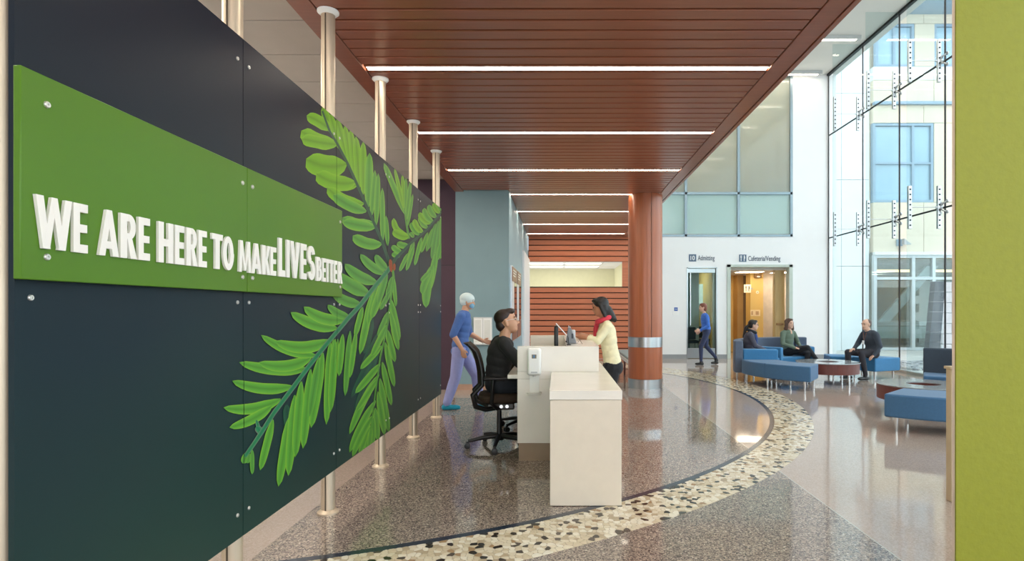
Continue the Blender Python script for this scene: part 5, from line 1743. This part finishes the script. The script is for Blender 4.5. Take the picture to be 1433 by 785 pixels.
# ---- nurse walking past the blue grey wall
loc, rz = (-1.44, 8.45, 0), R(0)
t = person('walking person in blue scrubs and a pale cap with teal shoe covers', loc, rz)
b = Body(loc, rz)
torso(b, (0, 0, .93), (.02, 0, 1.08), (.04, 0, 1.27), (.07, 0, 1.43), .19, .12, 'top', 'top', .18, .155, tilt=.08)
b.ell((0, 0, .84), (.135, .182, .11), 'top')
for q in (-1, 1): b.cap((.04, q * .10, 1.38), (.04, q * .175, 1.35), .06, .064, 'top')
b.cap((.06, 0, 1.39), (.085, 0, 1.49), .054, .05, 'skin')
rt = rot3(R(-5), R(8))
P = head(b, (.115, 0, 1.56), rt, 1.0)
arm(b, (.04, -.19, 1.345), (-.06, -.235, 1.09), (.06, -.22, .89), 'top', 'skin', 'skin', (.3, .1, -1), (0, -1, 0), (1, 0, 0), r=(.07, .054, .043, .03))
arm(b, (.04, .19, 1.345), (.10, .24, 1.09), (.30, .20, .98), 'top', 'skin', 'skin', (1, 0, -.2), (0, 1, 0), (0, 0, 1), r=(.07, .054, .043, .03))
leg_(b, (0, -.09, .86), (-.05, -.095, .48), (-.17, -.10, .115), (-.01, -.10, .038), 'pants', 'shoe', 1.08, r=(.095, .075, .066, .058))
leg_(b, (0, .09, .86), (.22, .095, .49), (.27, .10, .10), (.43, .10, .038), 'pants', 'shoe', 1.08, r=(.095, .075, .066, .058))
b.mesh('body', [SKIN_A, fabric('blue_scrubs', (72, 104, 164)), fabric('lavender_scrubs', (146, 152, 204)), fabric('teal_cover', (22, 142, 172))], ['skin', 'top', 'pants', 'shoe'], t, .008)
hair_mesh(t, b.M, P, rt, 1.0, [('e', (-.02, 0, .045), (.112, .094, .088)), ('e', (-.045, 0, 0), (.075, .088, .07))], fabric('surgical_cap', (206, 222, 224)), name='cap')
mk = Body(loc, rz); mk.ell(P(.055, 0, -.045), (.045, .058, .048), 'm', rt); mk.mesh('face_mask', [fabric('mask_blue', (120, 168, 200))], ['m'], t, .007, 2)
face_parts(t, b.M, P, 1.0, HAIRM)

# ---- woman walking past the glass door
loc, rz = (3.86, 15.15, 0), R(180)
t = person('walking woman in a blue blouse and dark trousers with heeled boots', loc, rz)
b = Body(loc, rz)
torso(b, (0, 0, .90), (.02, 0, 1.03), (.03, 0, 1.20), (.05, 0, 1.34), .17, .11, 'top', 'pants', .165, .135, tilt=.06)
b.ell((.005, 0, .96), (.12, .165, .10), 'top')
for q in (-1, 1): b.cap((.03, q * .09, 1.30), (.03, q * .15, 1.28), .05, .055, 'top')
b.cap((.04, 0, 1.31), (.065, 0, 1.41), .046, .044, 'skin')
rt = rot3(R(0), R(4))
P = head(b, (.09, 0, 1.495), rt, .96, woman=True)
arm(b, (.03, .165, 1.275), (.0, .215, 1.03), (.20, .19, .92), 'top', 'top', 'skin', (1, 0, -.3), (0, 1, 0), (0, 0, 1), r=(.052, .046, .042, .03))
arm(b, (.03, -.165, 1.275), (-.06, -.21, 1.04), (.10, -.19, .88), 'top', 'top', 'skin', (.8, 0, -.6), (0, -1, 0), (0, 0, 1), r=(.052, .046, .042, .03))
leg_(b, (0, .085, .86), (.16, .09, .49), (.16, .09, .12), (.29, .09, .036), 'pants', 'shoe', .95)
leg_(b, (0, -.085, .86), (-.02, -.09, .48), (-.27, -.09, .19), (-.17, -.09, .045), 'pants', 'shoe', .95)
b.cap((.12, .09, .09), (.11, .09, .02), .018, .012, 'shoe'); b.cap((-.30, -.09, .16), (-.33, -.09, .10), .018, .012, 'shoe')
b.mesh('body', [SKIN_C, fabric('blue_blouse', (62, 112, 200)), fabric('navy_trousers', (50, 60, 92)), BLACKP], ['skin', 'top', 'pants', 'shoe'], t, .009)
hair_mesh(t, b.M, P, rt, .96, [('e', (-.022, 0, .045), (.098, .086, .084)), ('e', (-.05, 0, -.02), (.064, .082, .09)), ('e', (.03, 0, .096), (.05, .058, .028))], mat('hair_auburn', (122, 72, 56), .5, var=.2, nscale=60))
face_parts(t, b.M, P, .96, HAIRM)

# ---- woman in the dark blazer
loc, rz = (4.02, 12.15, 0), R(-14)
t = person('seated woman in a dark blazer and scarf with ponytail and glasses', loc, rz)
b = Body(loc, rz)
torso(b, (0, 0, .53), (-.03, 0, .67), (-.02, 0, .85), (.02, 0, .98), .175, .115, 'top', 'top', .178, .145, tilt=.05)
b.ell((.0, 0, .53), (.14, .175, .10), 'pants')
for q in (-1, 1): b.cap((-.01, q * .09, .945), (-.01, q * .155, .92), .056, .06, 'top')
b.cap((.01, 0, .94), (.04, 0, 1.04), .05, .046, 'skin')
rt = rot3(R(0), R(4))
P = head(b, (.065, 0, 1.115), rt, .98, woman=True)
arm(b, (-.01, -.17, .915), (.08, -.215, .70), (.30, -.12, .60), 'top', 'top', 'skin', (1, .1, -.3), (0, 0, 1), (0, 1, 0), r=(.06, .052, .046, .034))
arm(b, (-.01, .17, .915), (.08, .215, .70), (.31, .10, .60), 'top', 'top', 'skin', (1, -.1, -.3), (0, 0, 1), (0, -1, 0), r=(.06, .052, .046, .034))
for q in (-1, 1): leg_(b, (.04, q * .085, .525), (.46, q * .075, .53), (.50, q * .08, .12), (.63, q * .08, .036), 'pants', 'shoe', .97, r=(.085, .066, .054, .044))
b.mesh('body', [SKIN_C, fabric('charcoal_blazer', (74, 72, 84)), fabric('slate_trousers', (62, 62, 76)), BLACKP], ['skin', 'top', 'pants', 'shoe'], t, .008)
hair_mesh(t, b.M, P, rt, .98, [('e', (-.024, 0, .045), (.096, .084, .082)), ('e', (-.05, 0, 0), (.06, .078, .07)), ('e', (.03, 0, .096), (.048, .056, .026)), ('c', (-.10, 0, -.01), (-.15, 0, -.06), .034, .036), ('c', (-.15, 0, -.06), (-.19, 0, -.26), .038, .022)], HAIRB)
face_parts(t, b.M, P, .98, HAIRB)
glasses(t, b.M, P, BLACKP)
sc = Body(loc, rz)
sc.chain([Vector((.03 + .075 * math.cos(a), .085 * math.sin(a), .995 - .03 * math.cos(a))) for a in [2 * PI * k / 14 for k in range(15)]], [.034] * 15, 's')
sc.chain([(.09, -.02, .96), (.115, -.03, .86), (.115, -.03, .74)], [.034, .036, .03], 'p')
sc.mesh('scarf', [fabric('black_scarf', (30, 34, 42)), fabric('blue_scarf', (64, 84, 140))], ['s', 'p'], t, .009, 3)

# ---- woman in the green shirt
loc, rz = (5.08, 12.80, 0), R(-62)
t = person('seated woman in a sage green shirt with crossed legs', loc, rz)
b = Body(loc, rz)
torso(b, (0, 0, .53), (-.03, 0, .67), (-.02, 0, .86), (.0, 0, 1.0), .178, .112, 'top', 'pants', .175, .14, tilt=-.02)
b.ell((.0, 0, .60), (.13, .17, .09), 'top')
for q in (-1, 1): b.cap((-.01, q * .09, .955), (-.01, q * .155, .93), .054, .058, 'top')
b.cap((-.005, 0, .95), (.01, 0, 1.05), .048, .045, 'skin'); b.cap((.075, 0, .93), (.05, 0, .985), .022, .03, 'skin')
rt = rot3(R(-6), R(0))
P = head(b, (.03, 0, 1.13), rt, .98, woman=True)
arm(b, (-.01, -.17, .92), (.05, -.245, .70), (.24, -.09, .615), 'top', 'top', 'skin', (.7, .7, -.1), (0, 0, 1), (.7, -.7, 0), r=(.058, .05, .044, .032))
arm(b, (-.01, .17, .92), (.05, .245, .70), (.25, .09, .64), 'top', 'top', 'skin', (.7, -.6, -.1), (0, 0, 1), (.7, .7, 0), r=(.058, .05, .044, .032))
leg_(b, (.04, .085, .53), (.46, .05, .52), (.44, .06, .12), (.58, .05, .036), 'pants', 'shoe', .97)
leg_(b, (.04, -.085, .54), (.44, .06, .63), (.58, .20, .36), (.70, .27, .36), 'pants', 'shoe', .97)
b.mesh('body', [SKIN_C, fabric('sage_shirt', (98, 112, 96)), fabric('black_trousers', (28, 28, 34)), mat('grey_shoe', (124, 112, 104), .6)], ['skin', 'top', 'pants', 'shoe'], t, .008)
hair_mesh(t, b.M, P, rt, .98, [('e', (-.028, 0, .046), (.100, .090, .086)), ('e', (-.05, 0, -.02), (.064, .09, .10)), ('c', (-.005, .078, .02), (-.01, .094, -.12), .032, .036), ('c', (-.005, -.078, .02), (-.01, -.094, -.12), .032, .036), ('c', (-.05, -.06, -.10), (-.05, .06, -.10), .05, .05), ('e', (.028, 0, .098), (.05, .06, .026))], HAIRM)
face_parts(t, b.M, P, .98, HAIRM)

# ---- man on the bench by the glass
loc, rz = (6.50, 12.02, 0), R(190)
t = person('seated man with short hair in a dark slate shirt by the glass wall', loc, rz)
b = Body(loc, rz)
torso(b, (0, 0, .535), (-.02, 0, .68), (.03, 0, .87), (.08, 0, 1.01), .20, .125, 'top', 'pants', .18, .165, tilt=.14)
b.ell((-.01, 0, .60), (.14, .178, .09), 'top')
for q in (-1, 1): b.cap((.05, q * .10, .965), (.05, q * .175, .935), .062, .066, 'top')
b.cap((.075, 0, .96), (.11, 0, 1.06), .056, .053, 'skin')
rt = rot3(R(8), R(6))
P = head(b, (.13, 0, 1.13), rt, 1.04)
arm(b, (.05, -.19, .925), (.14, -.25, .72), (.33, -.11, .635), 'top', 'top', 'skin', (.9, .3, -.2), (0, 0, 1), (.2, 1, 0), r=(.064, .054, .048, .036))
arm(b, (.05, .19, .925), (.03, .27, .70), (.14, .24, .52), 'top', 'top', 'skin', (.8, .1, -.5), (.4, 0, .8), (0, -1, 0), r=(.064, .054, .048, .036))
leg_(b, (.03, -.09, .545), (.45, -.14, .56), (.44, -.13, .12), (.60, -.14, .038), 'pants', 'shoe', 1.04)
leg_(b, (.03, .09, .545), (.36, .15, .56), (.27, .16, .12), (.43, .18, .038), 'pants', 'shoe', 1.04)
b.mesh('body', [SKIN_C, fabric('dark_slate_shirt', (58, 66, 78)), fabric('charcoal_trousers', (46, 44, 52)), BLACKP], ['skin', 'top', 'pants', 'shoe'], t, .008)
hair_mesh(t, b.M, P, rt, 1.04, [('e', (-.034, 0, .040), (.080, .080, .074)), ('e', (-.045, 0, 0), (.058, .076, .055))], HAIRG)
face_parts(t, b.M, P, 1.04, HAIRG)
mb = MB()
mb.tube([b.M @ Vector(q) for q in ((.165, .05, .97), (.20, .02, .80), (.165, -.04, .97))], .004, 6)
mb.build('lanyard', mat('lanyard_brown', (150, 88, 50), .6), t)
MB().box((-.03, -.002, -.04), (.03, .002, .04), Matrix.Translation(b.M @ Vector((.215, .02, .77))) @ Matrix.Rotation(rz + PI / 2, 4, 'Z')).build('badge', WHITEP, t)
